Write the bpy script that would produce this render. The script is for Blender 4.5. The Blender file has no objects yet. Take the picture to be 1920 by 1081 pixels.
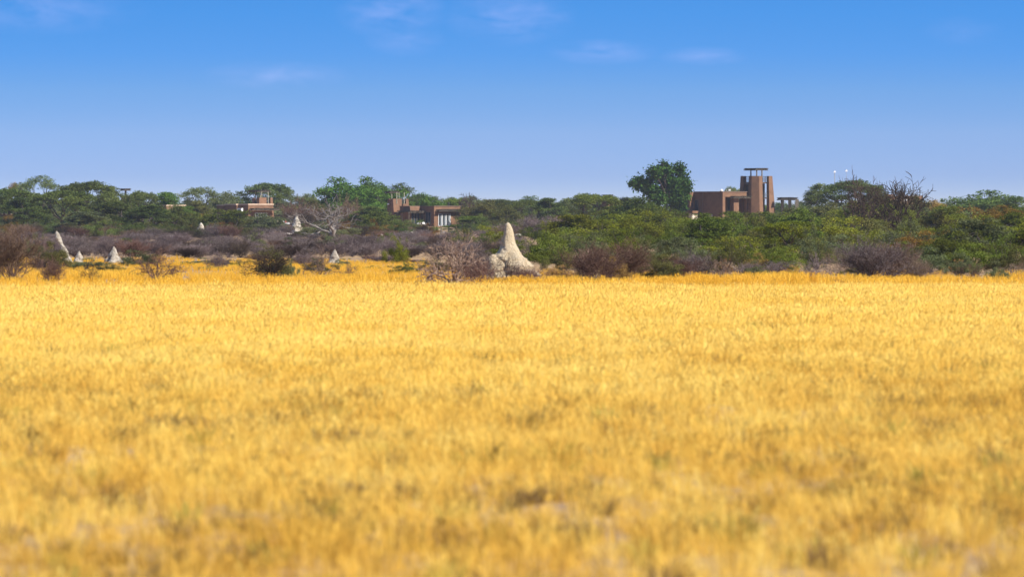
import bpy, math, random
import numpy as np
from mathutils import Vector, noise as mnoise

SC = bpy.context.scene
COL = SC.collection
F = 200.0 / 36.0 * 1920.0          # focal length in photo pixels
CH, HOR = 2.3, 413.0               # eye height, horizon row
def X(px, d): return (px - 960.0) * d / F
def Z(y, d): return CH - (y - HOR) * d / F
R = math.radians

# ------------------------------------------------------------------ materials
def new_mat(name):
    m = bpy.data.materials.new(name); m.use_nodes = True
    nt = m.node_tree; nt.nodes.clear()
    return m, nt, nt.nodes, nt.links

def surf_mat(name, c1, c2, scale=3.0, rough=0.9, bump=0.0, detail=6, stretch=(1,1,1), c3=None, metallic=0.0):
    m, nt, N, L = new_mat(name)
    out = N.new('ShaderNodeOutputMaterial'); b = N.new('ShaderNodeBsdfPrincipled')
    tc = N.new('ShaderNodeTexCoord'); mp = N.new('ShaderNodeMapping'); mp.inputs['Scale'].default_value = stretch
    ns = N.new('ShaderNodeTexNoise'); ns.inputs['Scale'].default_value = scale; ns.inputs['Detail'].default_value = detail
    ns.inputs['Roughness'].default_value = 0.65
    cr = N.new('ShaderNodeValToRGB'); cr.color_ramp.elements[0].position = 0.32; cr.color_ramp.elements[1].position = 0.68
    cr.color_ramp.elements[0].color = (*c1, 1); cr.color_ramp.elements[1].color = (*c2, 1)
    if c3: e = cr.color_ramp.elements.new(0.5); e.color = (*c3, 1)
    L.new(tc.outputs['Object'], mp.inputs['Vector']); L.new(mp.outputs['Vector'], ns.inputs['Vector'])
    L.new(ns.outputs['Fac'], cr.inputs['Fac']); L.new(cr.outputs['Color'], b.inputs['Base Color'])
    b.inputs['Roughness'].default_value = rough; b.inputs['Metallic'].default_value = metallic
    if bump:
        bp = N.new('ShaderNodeBump'); bp.inputs['Strength'].default_value = 1.0; bp.inputs['Distance'].default_value = bump
        L.new(ns.outputs['Fac'], bp.inputs['Height']); L.new(bp.outputs['Normal'], b.inputs['Normal'])
    L.new(b.outputs['BSDF'], out.inputs['Surface'])
    return m

def leaf_mat(name, ca, cb, cc=None, trans=0.28, use_tone=True, locnoise=0.0):
    """leaf colour from the per-spray tone attribute plus a per-object shift"""
    m, nt, N, L = new_mat(name)
    out = N.new('ShaderNodeOutputMaterial')
    at = N.new('ShaderNodeAttribute'); at.attribute_name = 'tone'
    oi = N.new('ShaderNodeObjectInfo')
    cr = N.new('ShaderNodeValToRGB')
    cr.color_ramp.elements[0].color = (*ca, 1); cr.color_ramp.elements[1].color = (*cb, 1)
    cr.color_ramp.elements[0].position = 0.05; cr.color_ramp.elements[1].position = 0.8
    if cc: e = cr.color_ramp.elements.new(1.0); e.color = (*cc, 1)
    L.new(at.outputs['Fac'], cr.inputs['Fac'])
    hs = N.new('ShaderNodeHueSaturation')
    mr = N.new('ShaderNodeMapRange'); mr.inputs['To Min'].default_value = 0.80; mr.inputs['To Max'].default_value = 1.60
    L.new(oi.outputs['Random'], mr.inputs['Value']); L.new(mr.outputs['Result'], hs.inputs['Value'])
    m2 = N.new('ShaderNodeMath'); m2.operation = 'MULTIPLY'; m2.inputs[1].default_value = 37.7
    m3 = N.new('ShaderNodeMath'); m3.operation = 'FRACT'
    mh = N.new('ShaderNodeMapRange'); mh.inputs['To Min'].default_value = 0.475; mh.inputs['To Max'].default_value = 0.51
    L.new(oi.outputs['Random'], m2.inputs[0]); L.new(m2.outputs[0], m3.inputs[0]); L.new(m3.outputs[0], mh.inputs['Value'])
    L.new(mh.outputs['Result'], hs.inputs['Hue'])
    L.new(cr.outputs['Color'], hs.inputs['Color'])
    d = N.new('ShaderNodeBsdfDiffuse'); t = N.new('ShaderNodeBsdfTranslucent'); mx = N.new('ShaderNodeMixShader')
    mx.inputs['Fac'].default_value = trans
    L.new(hs.outputs['Color'], d.inputs['Color']); L.new(hs.outputs['Color'], t.inputs['Color'])
    L.new(d.outputs[0], mx.inputs[1]); L.new(t.outputs[0], mx.inputs[2]); L.new(mx.outputs[0], out.inputs['Surface'])
    return m

def grass_mat(name, ca, cb, cc, trans=0.35):
    """blades: colour drifts over the field with the tuft's own place, plus a per-tuft shift"""
    m, nt, N, L = new_mat(name)
    out = N.new('ShaderNodeOutputMaterial'); oi = N.new('ShaderNodeObjectInfo')
    ns = N.new('ShaderNodeTexNoise'); ns.inputs['Scale'].default_value = 0.22; ns.inputs['Detail'].default_value = 4
    L.new(oi.outputs['Location'], ns.inputs['Vector'])
    ad = N.new('ShaderNodeMath'); ad.operation = 'MULTIPLY_ADD'; ad.inputs[1].default_value = 0.26
    at = N.new('ShaderNodeAttribute'); at.attribute_name = 'tone'
    ad2 = N.new('ShaderNodeMath'); ad2.operation = 'MULTIPLY_ADD'; ad2.inputs[1].default_value = 0.3
    L.new(oi.outputs['Random'], ad.inputs[0]); L.new(ns.outputs['Fac'], ad.inputs[2])
    L.new(at.outputs['Fac'], ad2.inputs[0]); L.new(ad.outputs[0], ad2.inputs[2])
    cr = N.new('ShaderNodeValToRGB')
    cr.color_ramp.elements[0].position = 0.40; cr.color_ramp.elements[0].color = (*ca, 1)
    cr.color_ramp.elements[1].position = 1.15; cr.color_ramp.elements[1].color = (*cc, 1)
    cr.color_ramp.elements[1].position = 1.0
    e = cr.color_ramp.elements.new(0.68); e.color = (*cb, 1)
    L.new(ad2.outputs[0], cr.inputs['Fac'])
    d = N.new('ShaderNodeBsdfDiffuse'); t = N.new('ShaderNodeBsdfTranslucent'); mx = N.new('ShaderNodeMixShader')
    mx.inputs['Fac'].default_value = trans
    L.new(cr.outputs['Color'], d.inputs['Color']); L.new(cr.outputs['Color'], t.inputs['Color'])
    L.new(d.outputs[0], mx.inputs[1]); L.new(t.outputs[0], mx.inputs[2]); L.new(mx.outputs[0], out.inputs['Surface'])
    return m

M = {}
M['acacia'] = leaf_mat('acacia_leaf', (0.048,0.072,0.018), (0.120,0.160,0.038), (0.22,0.27,0.07))
M['lacy'] = leaf_mat('feathery_leaf', (0.060,0.085,0.036), (0.14,0.18,0.06), (0.25,0.29,0.10))
M['dome'] = leaf_mat('bright_leaf', (0.060,0.115,0.020), (0.13,0.22,0.035), (0.22,0.32,0.06))
M['darkleaf'] = leaf_mat('broad_dark_leaf', (0.020,0.060,0.013), (0.060,0.140,0.026), (0.18,0.30,0.08), trans=0.2)
M['yellowbush'] = leaf_mat('yellow_green_leaf', (0.070,0.090,0.013), (0.180,0.205,0.022), (0.34,0.34,0.04))
M['greenbush'] = leaf_mat('green_leaf', (0.055,0.078,0.014), (0.130,0.165,0.026), (0.24,0.27,0.045))
M['olivebush'] = leaf_mat('olive_leaf', (0.060,0.065,0.022), (0.12,0.12,0.035), (0.20,0.19,0.06))
M['greybush'] = leaf_mat('grey_green_leaf', (0.065,0.078,0.036), (0.135,0.155,0.065), (0.24,0.26,0.12))
M['rustbush'] = leaf_mat('rusty_leaf', (0.10,0.060,0.014), (0.21,0.13,0.025), (0.32,0.22,0.05))
M['straw'] = leaf_mat('dry_straw_leaf', (0.25,0.16,0.05), (0.45,0.31,0.09), (0.6,0.45,0.16))
M['bark'] = surf_mat('dark_bark', (0.035,0.028,0.022), (0.085,0.065,0.050), 6, 0.95)
M['greybark'] = surf_mat('weathered_dead_wood', (0.12,0.10,0.088), (0.27,0.235,0.205), 5, 0.9)
M['twig_purple'] = leaf_mat('grey_violet_twigs', (0.065,0.048,0.046), (0.15,0.118,0.112), (0.34,0.29,0.275), trans=0.0)
M['twig_brown'] = leaf_mat('red_brown_twigs', (0.075,0.045,0.032), (0.17,0.105,0.075), (0.28,0.19,0.13), trans=0.0)
M['twig_pale'] = leaf_mat('pale_dry_twigs', (0.13,0.088,0.062), (0.24,0.17,0.125), (0.42,0.32,0.25), trans=0.0)
M['twig_dark'] = leaf_mat('dark_twigs', (0.030,0.022,0.018), (0.065,0.048,0.038), (0.11,0.085,0.065), trans=0.0)
M['adobe'] = surf_mat('terracotta_render', (0.135,0.070,0.038), (0.225,0.120,0.066), 0.8, 0.92, 0.02, c3=(0.18,0.096,0.053))
M['adobe_pale'] = surf_mat('pale_plaster_coping', (0.50,0.36,0.26), (0.64,0.48,0.36), 2.0, 0.9)
M['adobe_dark'] = surf_mat('dark_coping', (0.16,0.10,0.075), (0.23,0.15,0.11), 2.0, 0.9)
M['pole'] = surf_mat('grey_poles', (0.10,0.085,0.065), (0.20,0.17,0.13), 3.0, 0.9, stretch=(6,6,1))
M['thatch'] = surf_mat('pole_and_thatch', (0.050,0.042,0.032), (0.11,0.092,0.070), 5.0, 0.95, 0.03)
M['darkthatch'] = surf_mat('dark_weathered_timber', (0.018,0.015,0.012), (0.04,0.034,0.026), 5.0, 0.95)
M['palepost'] = surf_mat('pale_wooden_post', (0.30,0.28,0.20), (0.42,0.39,0.29), 4.0, 0.9)
M['deckwood'] = surf_mat('red_brown_decking', (0.26,0.13,0.09), (0.36,0.19,0.13), 3.0, 0.8)
M['white'] = surf_mat('white_paint', (0.70,0.70,0.68), (0.82,0.82,0.80), 3.0, 0.6)
M['curtain'] = surf_mat('pale_curtain', (0.30,0.33,0.36), (0.45,0.48,0.50), 6.0, 0.9, stretch=(8,8,0.3))
M['red'] = surf_mat('red_towel', (0.50,0.10,0.10), (0.62,0.16,0.15), 5.0, 0.9)
M['iron'] = surf_mat('dark_iron', (0.02,0.02,0.02), (0.045,0.045,0.045), 5.0, 0.6)
M['rock'] = surf_mat('pale_rock', (0.50,0.42,0.34), (0.74,0.66,0.56), 3.0, 0.95, 0.03)
M['interior'] = surf_mat('painted_shade_interior', (0.10,0.07,0.055), (0.15,0.10,0.08), 2.0, 0.95)  # dark colour stands in for the shade inside the towers
def glass_mat():
    m, nt, N, L = new_mat('dark_window_glass')
    out = N.new('ShaderNodeOutputMaterial'); b = N.new('ShaderNodeBsdfPrincipled')
    b.inputs['Base Color'].default_value = (0.03,0.04,0.05,1); b.inputs['Roughness'].default_value = 0.08
    b.inputs['Specular IOR Level'].default_value = 0.6
    L.new(b.outputs[0], out.inputs[0]); return m
M['glass'] = glass_mat()

def mound_mat(name, a, b, c):
    m, nt, N, L = new_mat(name)
    out = N.new('ShaderNodeOutputMaterial'); bs = N.new('ShaderNodeBsdfPrincipled'); bs.inputs['Roughness'].default_value = 0.95
    tc = N.new('ShaderNodeTexCoord')
    n1 = N.new('ShaderNodeTexNoise'); n1.inputs['Scale'].default_value = 1.7; n1.inputs['Detail'].default_value = 6
    n2 = N.new('ShaderNodeTexNoise'); n2.inputs['Scale'].default_value = 14; n2.inputs['Detail'].default_value = 8; n2.inputs['Roughness'].default_value = 0.75
    mx = N.new('ShaderNodeMath'); mx.operation = 'MULTIPLY_ADD'; mx.inputs[1].default_value = 0.5
    hf = N.new('ShaderNodeMath'); hf.operation = 'MULTIPLY'; hf.inputs[1].default_value = 0.5
    for n in (n1, n2): L.new(tc.outputs['Object'], n.inputs['Vector'])
    L.new(n1.outputs['Fac'], hf.inputs[0]); L.new(n2.outputs['Fac'], mx.inputs[0]); L.new(hf.outputs[0], mx.inputs[2])
    cr = N.new('ShaderNodeValToRGB'); cr.color_ramp.elements[0].position = 0.36; cr.color_ramp.elements[1].position = 0.62
    cr.color_ramp.elements[0].color = (*a, 1); cr.color_ramp.elements[1].color = (*c, 1)
    e = cr.color_ramp.elements.new(0.47); e.color = (*b, 1)
    bp = N.new('ShaderNodeBump'); bp.inputs['Distance'].default_value = 0.12; bp.inputs['Strength'].default_value = 1.0
    L.new(mx.outputs[0], cr.inputs['Fac']); L.new(cr.outputs[0], bs.inputs['Base Color'])
    L.new(n2.outputs['Fac'], bp.inputs['Height']); L.new(bp.outputs[0], bs.inputs['Normal']); L.new(bs.outputs[0], out.inputs[0])
    return m
M['mound'] = mound_mat('cream_termite_earth', (0.34,0.26,0.165), (0.58,0.465,0.30), (0.72,0.59,0.41))
M['mound_grey'] = mound_mat('grey_termite_earth', (0.16,0.135,0.105), (0.40,0.35,0.28), (0.66,0.60,0.50))
M['gold'] = grass_mat('golden_dry_blades', (0.81,0.495,0.070), (0.96,0.66,0.130), (0.98,0.77,0.22))
M['ochre'] = grass_mat('ochre_thin_blades', (0.52,0.29,0.045), (0.74,0.45,0.078), (0.88,0.60,0.13))
M['tallgold'] = grass_mat('tall_orange_straw', (0.66,0.34,0.030), (0.88,0.50,0.048), (0.94,0.61,0.09))
M['browntuft'] = grass_mat('brown_dead_blades', (0.14,0.085,0.032), (0.24,0.15,0.055), (0.36,0.23,0.085))
M['greentuft'] = grass_mat('greenish_blades', (0.26,0.21,0.04), (0.42,0.35,0.07), (0.58,0.47,0.11))

def ground_mat():
    m, nt, N, L = new_mat('dry_savanna_soil')
    out = N.new('ShaderNodeOutputMaterial'); bs = N.new('ShaderNodeBsdfPrincipled'); bs.inputs['Roughness'].default_value = 0.98
    tc = N.new('ShaderNodeTexCoord')
    n1 = N.new('ShaderNodeTexNoise'); n1.inputs['Scale'].default_value = 0.35; n1.inputs['Detail'].default_value = 8; n1.inputs['Roughness'].default_value = 0.7
    n2 = N.new('ShaderNodeTexNoise'); n2.inputs['Scale'].default_value = 5.0; n2.inputs['Detail'].default_value = 8
    for n in (n1, n2): L.new(tc.outputs['Object'], n.inputs['Vector'])
    c1 = N.new('ShaderNodeValToRGB'); c1.color_ramp.elements[0].position = 0.38; c1.color_ramp.elements[1].position = 0.6
    c1.color_ramp.elements[0].color = (0.44,0.29,0.165,1); c1.color_ramp.elements[1].color = (0.52,0.33,0.12,1)
    c2 = N.new('ShaderNodeValToRGB'); c2.color_ramp.elements[0].position = 0.35; c2.color_ramp.elements[1].position = 0.7
    c2.color_ramp.elements[0].color = (0.6,0.55,0.5,1); c2.color_ramp.elements[1].color = (1,1,1,1)
    mx = N.new('ShaderNodeMix'); mx.data_type = 'RGBA'; mx.blend_type = 'MULTIPLY'; mx.inputs['Factor'].default_value = 1.0
    L.new(n1.outputs['Fac'], c1.inputs[0]); L.new(n2.outputs['Fac'], c2.inputs[0])
    L.new(c1.outputs[0], mx.inputs[6]); L.new(c2.outputs[0], mx.inputs[7])
    bp = N.new('ShaderNodeBump'); bp.inputs['Distance'].default_value = 0.04
    L.new(n2.outputs['Fac'], bp.inputs['Height']); L.new(bp.outputs[0], bs.inputs['Normal'])
    L.new(mx.outputs[2], bs.inputs['Base Color']); L.new(bs.outputs[0], out.inputs[0])
    return m
M['ground'] = ground_mat()

# ------------------------------------------------------------------ mesh helpers
def fast_mesh(name, V, Fc, tone=None, mat=None, smooth=False):
    """V (n,3), Fc (m,k) faces of k corners, tone (m,)"""
    V = np.asarray(V, np.float32); Fc = np.asarray(Fc, np.int32)
    me = bpy.data.meshes.new(name); m, k = Fc.shape
    me.vertices.add(len(V)); me.vertices.foreach_set('co', V.ravel())
    me.loops.add(m*k); me.loops.foreach_set('vertex_index', Fc.ravel())
    me.polygons.add(m); me.polygons.foreach_set('loop_start', np.arange(0, m*k, k, dtype=np.int32))
    me.polygons.foreach_set('loop_total', np.full(m, k, np.int32))
    if smooth: me.polygons.foreach_set('use_smooth', np.ones(m, bool))
    me.update(calc_edges=True)
    if tone is not None:
        a = me.attributes.new('tone', 'FLOAT', 'FACE'); a.data.foreach_set('value', np.asarray(tone, np.float32))
    if mat: me.materials.append(mat)
    return me

def seg_mesh(name, segs, mat, sides=4, tone_rng=None):
    """segs: list of (p, q, rp, rq); every one a tapered prism, all joined in one mesh"""
    A = np.array([[*s[0], *s[1], s[2], s[3]] for s in segs], np.float64)
    P, Q, rp, rq = A[:, :3], A[:, 3:6], A[:, 6], A[:, 7]
    D = Q - P; ln = np.linalg.norm(D, axis=1, keepdims=True) + 1e-9; D = D / ln
    Q = Q + D * np.minimum(rq, ln[:, 0]*0.3)[:, None]
    up = np.where(np.abs(D[:, 2:3]) > 0.9, np.array([[1., 0, 0]]), np.array([[0, 0, 1.]]))
    U = np.cross(D, up); U /= np.linalg.norm(U, axis=1, keepdims=True); W = np.cross(D, U)
    n = len(A); V = np.zeros((n, 2*sides, 3))
    for j in range(sides):
        a = 2*math.pi*j/sides; o = U*math.cos(a) + W*math.sin(a)
        V[:, j] = P + o*rp[:, None]; V[:, sides+j] = Q + o*rq[:, None]
    base = (np.arange(n)*2*sides)[:, None]
    Fs = []
    for j in range(sides):
        k = (j+1) % sides
        Fs.append(base + np.array([[j, k, sides+k, sides+j]]))
    Fc = np.stack(Fs, axis=1).reshape(-1, 4)
    tone = None
    if tone_rng is not None:
        tone = np.repeat(tone_rng.random(n), sides)
    return fast_mesh(name, V.reshape(-1, 3), Fc, tone, mat, smooth=True)

def obj(name, me, parent=None, loc=(0,0,0)):
    o = bpy.data.objects.new(name, me); COL.objects.link(o); o.location = loc
    if parent: o.parent = parent
    return o
def tag(o, label=None, cat=None, group=None, kind=None):
    if label: o['label'] = label
    if cat: o['category'] = cat
    if group: o['group'] = group
    if kind: o['kind'] = kind
    return o
def empty(name, loc=(0,0,0)):
    o = bpy.data.objects.new(name, None); COL.objects.link(o); o.location = loc; o.empty_display_size = 0.3
    return o

# ------------------------------------------------------------------ plants
def unit(v): return v / (np.linalg.norm(v) + 1e-9)

def grow(segs, p, d, L, r, depth, rng, spread=0.6, kids=3, wig=0.22, up=0.05, nseg=3, ratio=0.6, tips=None, r_end=0.55, rmin=0.0065):
    step = L/nseg; rr = r
    for i in range(nseg):
        d = unit(d + rng.normal(0, wig, 3) + np.array([0, 0, up]))
        q = p + d*step; r2 = r*(1 - (1-r_end)*(i+1)/nseg)
        if q[2] < 0.02: q[2] = 0.02 + 0.03*rng.random(); 
        segs.append((p, q, rr, r2)); p = q; rr = r2
        if depth > 0 and (i > 0 or nseg == 1 or rng.random() < 0.5):
            k = kids if i == nseg-1 else max(1, kids-1)
            for _ in range(k):
                a = rng.normal(0, 1, 3); a -= a.dot(d)*d; a = unit(a)
                dd = unit(d + a*spread*(0.6+0.8*rng.random()))
                grow(segs, p, dd, L*ratio*(0.7+0.6*rng.random()), max(rr*0.70, rmin), depth-1, rng, spread, kids, wig, up, nseg, ratio, tips, r_end, rmin)
    if tips is not None and depth == 0: tips.append(p)

def sprays(rng, C, RAD, n, leaf, per=10, flat=0.5, shell=0.45, upper=False, elong=2.2, spread=0.22, tilt=0.9, under=-0.35):
    """leaf faces gathered in small sprays through a set of clumps. C (k,3), RAD (k,3)"""
    ns = max(4, n//per)
    vol = (RAD[:, 0]*RAD[:, 1]*(RAD[:, 2]+0.1))**0.7; pr = vol/vol.sum()
    ci = rng.choice(len(C), ns, p=pr)
    d = rng.normal(0, 1, (ns, 3)); d /= np.linalg.norm(d, axis=1, keepdims=True)
    if upper: d[:, 2] = np.where(d[:, 2] < under, -d[:, 2], d[:, 2])
    r = rng.random(ns)**shell
    SP = C[ci] + d*r[:, None]*RAD[ci]
    ctone = rng.random(len(C))
    tone_s = np.clip(0.45*ctone[ci] + 0.55*rng.random(ns), 0, 1)
    P = np.repeat(SP, per, axis=0) + rng.normal(0, 1, (ns*per, 3))*np.array([spread, spread, spread*flat])
    t = np.repeat(tone_s, per)*0.8 + 0.2*rng.random(ns*per)
    m = len(P)
    nrm = rng.normal(0, tilt, (m, 3)) + np.array([0, 0, 1.0]); nrm /= np.linalg.norm(nrm, axis=1, keepdims=True)
    a = rng.normal(0, 1, (m, 3)); a -= (a*nrm).sum(1, keepdims=True)*nrm; a /= np.linalg.norm(a, axis=1, keepdims=True)
    b = np.cross(nrm, a)
    s = leaf*(0.6+0.8*rng.random(m))[:, None]; w = s/elong
    V = np.stack([P - a*s*0.5, P - b*w*0.5, P + a*s*0.5, P + b*w*0.5], axis=1)
    V[:, :, 2] = np.maximum(V[:, :, 2], 0.03)
    Fc = np.arange(m*4).reshape(m, 4)
    return V.reshape(-1, 3), Fc, t

def limb(segs, p, q, r0, r1, rng, n=5, sag=0.12):
    p = np.array(p, float); q = np.array(q, float); L = np.linalg.norm(q-p); last = p
    for i in range(1, n+1):
        f = i/n; c = p + (q-p)*f
        c = c + np.array([0, 0, 1])*L*sag*math.sin(f*math.pi) * (0.6) + (rng.normal(0, L*0.035, 3) if i < n else 0)
        segs.append((last, c, r0+(r1-r0)*(i-1)/n, r0+(r1-r0)*f)); last = c

def tree_proto(seed, H, Rr, style, nleaf, leaf, fork=0.3):
    rng = np.random.default_rng(seed); C = []; RD = []
    if style == 'umbrella':
        k = 15
        for i in range(k):
            a = 2.4*i + rng.random(); rr = Rr*0.88*math.sqrt((i+0.4)/k)
            z = H*(0.90 - 0.20*(rr/Rr)**2 - 0.06*rng.random())
            cr = Rr*(0.26+0.12*rng.random())
            C.append((rr*math.cos(a), rr*math.sin(a), z)); RD.append((cr, cr, H*(0.08+0.04*rng.random())))
        for i in range(12):
            a = rng.random()*6.28; rr = Rr*(0.25+0.6*rng.random()); cr = Rr*(0.18+0.12*rng.random())
            C.append((rr*math.cos(a), rr*math.sin(a), H*(0.46+0.22*rng.random()))); RD.append((cr, cr, H*0.06))
    elif style == 'layered':
        for i in range(34):
            a = rng.random()*6.28; t = rng.random(); rr = Rr*(0.95-0.7*t)*rng.random()**0.4
            cr = Rr*(0.2+0.15*rng.random()); z = H*(0.22+0.70*t)
            C.append((rr*math.cos(a), rr*math.sin(a), z)); RD.append((cr, cr, H*(0.06+0.04*rng.random())))
    elif style == 'dome':
        for i in range(42):
            a = rng.random()*6.28; e = math.asin(0.02+0.96*rng.random()); sh = 0.45+0.42*rng.random()
            cr = Rr*(0.17+0.13*rng.random())
            C.append((Rr*sh*math.cos(e)*math.cos(a), Rr*sh*math.cos(e)*math.sin(a), H*(0.16+0.76*sh*math.sin(e)*1.05)))
            RD.append((cr, cr, cr*0.62))
        C.append((0, 0, H*0.55)); RD.append((Rr*0.5, Rr*0.5, H*0.25))
    elif style == 'broad':
        for i in range(40):
            a = rng.random()*6.28; e = -0.75+2.2*rng.random(); sh = 0.35+0.5*rng.random()
            cr = Rr*(0.13+0.13*rng.random())
            q = 1.0 if e > 0.1 else 0.66
            C.append((q*Rr*sh*math.cos(e)*math.cos(a), q*Rr*sh*math.cos(e)*math.sin(a), H*(0.56+0.42*sh*math.sin(e))))
            RD.append((cr, cr, cr*0.7))
    elif style == 'bush':
        lobes = [(Rr*0.55*math.cos(a), Rr*0.55*math.sin(a), 0.6+0.4*rng.random()) for a in (rng.random(5)*6.28)] + [(0, 0, 1.0)]
        for i in range(34):
            lx, ly, lh = lobes[i % 6]
            a = rng.random()*6.28; e = math.asin(rng.random()); sh = 0.5+0.45*rng.random(); q = Rr*0.55
            cr = Rr*(0.10+0.10*rng.random())
            C.append((lx+q*sh*math.cos(e)*math.cos(a), ly+q*sh*math.cos(e)*math.sin(a), H*lh*(0.12+0.80*sh*math.sin(e))))
            RD.append((cr, cr, cr*0.8))
        for i in range(7):      # upright shoots that break the outline
            a = rng.random()*6.28; rr = Rr*0.6*rng.random()
            C.append((rr*math.cos(a), rr*math.sin(a), H*(0.86+0.12*rng.random()))); RD.append((Rr*0.05, Rr*0.05, H*0.09))
    C = np.array(C, float); RD = np.array(RD, float)
    kw = dict(umbrella=dict(per=14, flat=0.35, shell=0.5, upper=True, spread=0.24, tilt=0.6),
              layered=dict(per=14, flat=0.35, shell=0.5, upper=True, spread=0.24, tilt=0.6),
              dome=dict(per=10, flat=0.6, shell=0.4, upper=True, spread=0.2, tilt=0.9),
              broad=dict(per=7, flat=0.7, shell=0.45, spread=0.30, tilt=0.8, elong=1.7),
              bush=dict(per=9, flat=0.9, shell=0.5, spread=0.11, tilt=1.2))[style]
    V, Fc, t = sprays(rng, C, RD, nleaf, leaf, **kw)
    crown = fast_mesh('crown', V, Fc, t)
    segs = []
    if style == 'bush':
        for c in C[::2]:
            limb(segs, (rng.normal(0, 0.08), rng.normal(0, 0.08), 0), c, 0.022+0.02*rng.random(), 0.006, rng, 4, 0.05)
    else:
        fk = np.array([rng.normal(0, 0.15), rng.normal(0, 0.15), H*fork]); r0 = H*0.026
        limb(segs, (0, 0, -0.05), fk, r0*1.25, r0, rng, 3, 0.0)
        mains = []
        for i in range(5):
            a = i*1.256+rng.random()*0.8
            q = fk + np.array([Rr*0.38*math.cos(a), Rr*0.38*math.sin(a), H*(0.20+0.14*rng.random())])
            limb(segs, fk, q, r0*0.7, r0*0.4, rng, 4, -0.05); mains.append(q)
        for c in C:
            b = min(mains, key=lambda m: np.linalg.norm(m-c)); limb(segs, b, c, r0*0.34, r0*0.10, rng, 4, 0.04)
            for _ in range(2): 
                e = c + rng.normal(0, 1, 3)*np.array([Rr*0.18, Rr*0.18, H*0.03]); limb(segs, c, e, r0*0.14, r0*0.04, rng, 3, 0.02)
    trunk = seg_mesh('trunk', segs, M['bark'], 5)
    zmax = float(np.percentile(V[:, 2], 98.8)); wid = float(np.percentile(V[:, 0], 99) - np.percentile(V[:, 0], 1))
    return dict(crown=crown, trunk=trunk, H=zmax, W=wid, parts=('trunk', 'crown') if style != 'bush' else ('stems', 'foliage'))

def twig_proto(seed, H, Rr, stems=12, depth=3, kids=3, r=0.022, spread=0.75, up=0.06, ratio=0.56, nseg=3, wig=0.2, lean=(0.25, 1.15), length=0.62):
    rng = np.random.default_rng(seed); segs = []
    for i in range(stems):
        a = 6.283*i/stems + rng.random()*0.7; th = lean[0] + (lean[1]-lean[0])*rng.random()
        d = np.array([math.sin(th)*math.cos(a), math.sin(th)*math.sin(a), math.cos(th)])
        grow(segs, np.array([rng.normal(0, 0.05), rng.normal(0, 0.05), 0.0]), d, H*length*(0.75+0.5*rng.random()), r*(0.7+0.6*rng.random()), depth, rng, spread, kids, wig, up, nseg, ratio)
    me = seg_mesh('twigs', segs, None, 3, rng)
    A = np.array([s[1] for s in segs])
    return dict(mesh=me, H=float(np.percentile(A[:, 2], 99.3)), W=float(np.percentile(A[:, 0], 98.5)-np.percentile(A[:, 0], 1.5)), n=len(segs))

def dead_tree_proto(seed, H, Rr, mat, depth=4, fork=0.22, stems=3, r=0.16, spread=0.7, wig=0.28, kids=2, up=0.04, lean=(0.2, 0.8), rmin=0.016, side=5):
    rng = np.random.default_rng(seed); segs = []; limb(segs, (0, 0, -0.05), (0.1, 0, H*fork), r*1.2, r, rng, 3, 0)
    for i in range(stems):
        a = 6.283*i/stems + rng.random(); th = lean[0]+(lean[1]-lean[0])*rng.random()
        d = np.array([math.sin(th)*math.cos(a), math.sin(th)*math.sin(a), math.cos(th)])
        grow(segs, np.array([0.1, 0, H*fork]), d, H*0.46, r*0.75, depth, rng, spread, kids, wig, up, 4, 0.60, None, 0.55, rmin)
    me = seg_mesh('branches', segs, mat, 5, rng); A = np.array([s[1] for s in segs])
    return dict(mesh=me, H=float(np.percentile(A[:, 2], 99.5)), W=float(np.percentile(A[:, 0], 99)-np.percentile(A[:, 0], 1)), n=len(segs))

PT = {
 'umbrella': [tree_proto(s, 8, 5.0, 'umbrella', 16000, 0.27) for s in (11, 12, 13)],
 'layered': [tree_proto(s, 8, 4.6, 'layered', 16000, 0.27) for s in (21, 22, 23)],
 'lacy': [tree_proto(s, 8, 4.4, 'umbrella', 7500, 0.24) for s in (31, 32)],
 'dome': [tree_proto(s, 7, 4.4, 'dome', 17000, 0.25) for s in (41, 42, 43)],
 'broad': [tree_proto(51, 9, 5.0, 'broad', 16000, 0.36, 0.2)],
 'bush': [tree_proto(s, 2.4, 2.0, 'bush', 11000, 0.095) for s in (61, 62, 63, 64, 65)],
}
TW = {
 'fine': [twig_proto(s, 1.5, 1.2, 24, 3, 3, 0.020, length=0.72) for s in (71, 72, 73, 74)],
 'fan': [twig_proto(s, 1.8, 1.4, 26, 3, 3, 0.020, spread=0.5, up=0.08, lean=(0.1, 0.95), length=0.7) for s in (81, 82)],
 'flat': [twig_proto(s, 1.3, 1.4, 10, 3, 3, 0.034, spread=0.75, up=-0.01, lean=(0.35, 1.1), length=0.72) for s in (91, 92)],
 'wild': [twig_proto(s, 1.8, 1.4, 11, 3, 2, 0.034, spread=0.8, up=0.01, lean=(0.3, 1.35), wig=0.26, nseg=4, length=0.8) for s in (101, 102)],
}
VR = random.Random(7)
def with_mat(o, mat):
    if not o.data.materials: o.data.materials.append(mat)
    o.material_slots[0].link = 'OBJECT'; o.material_slots[0].material = mat

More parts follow.
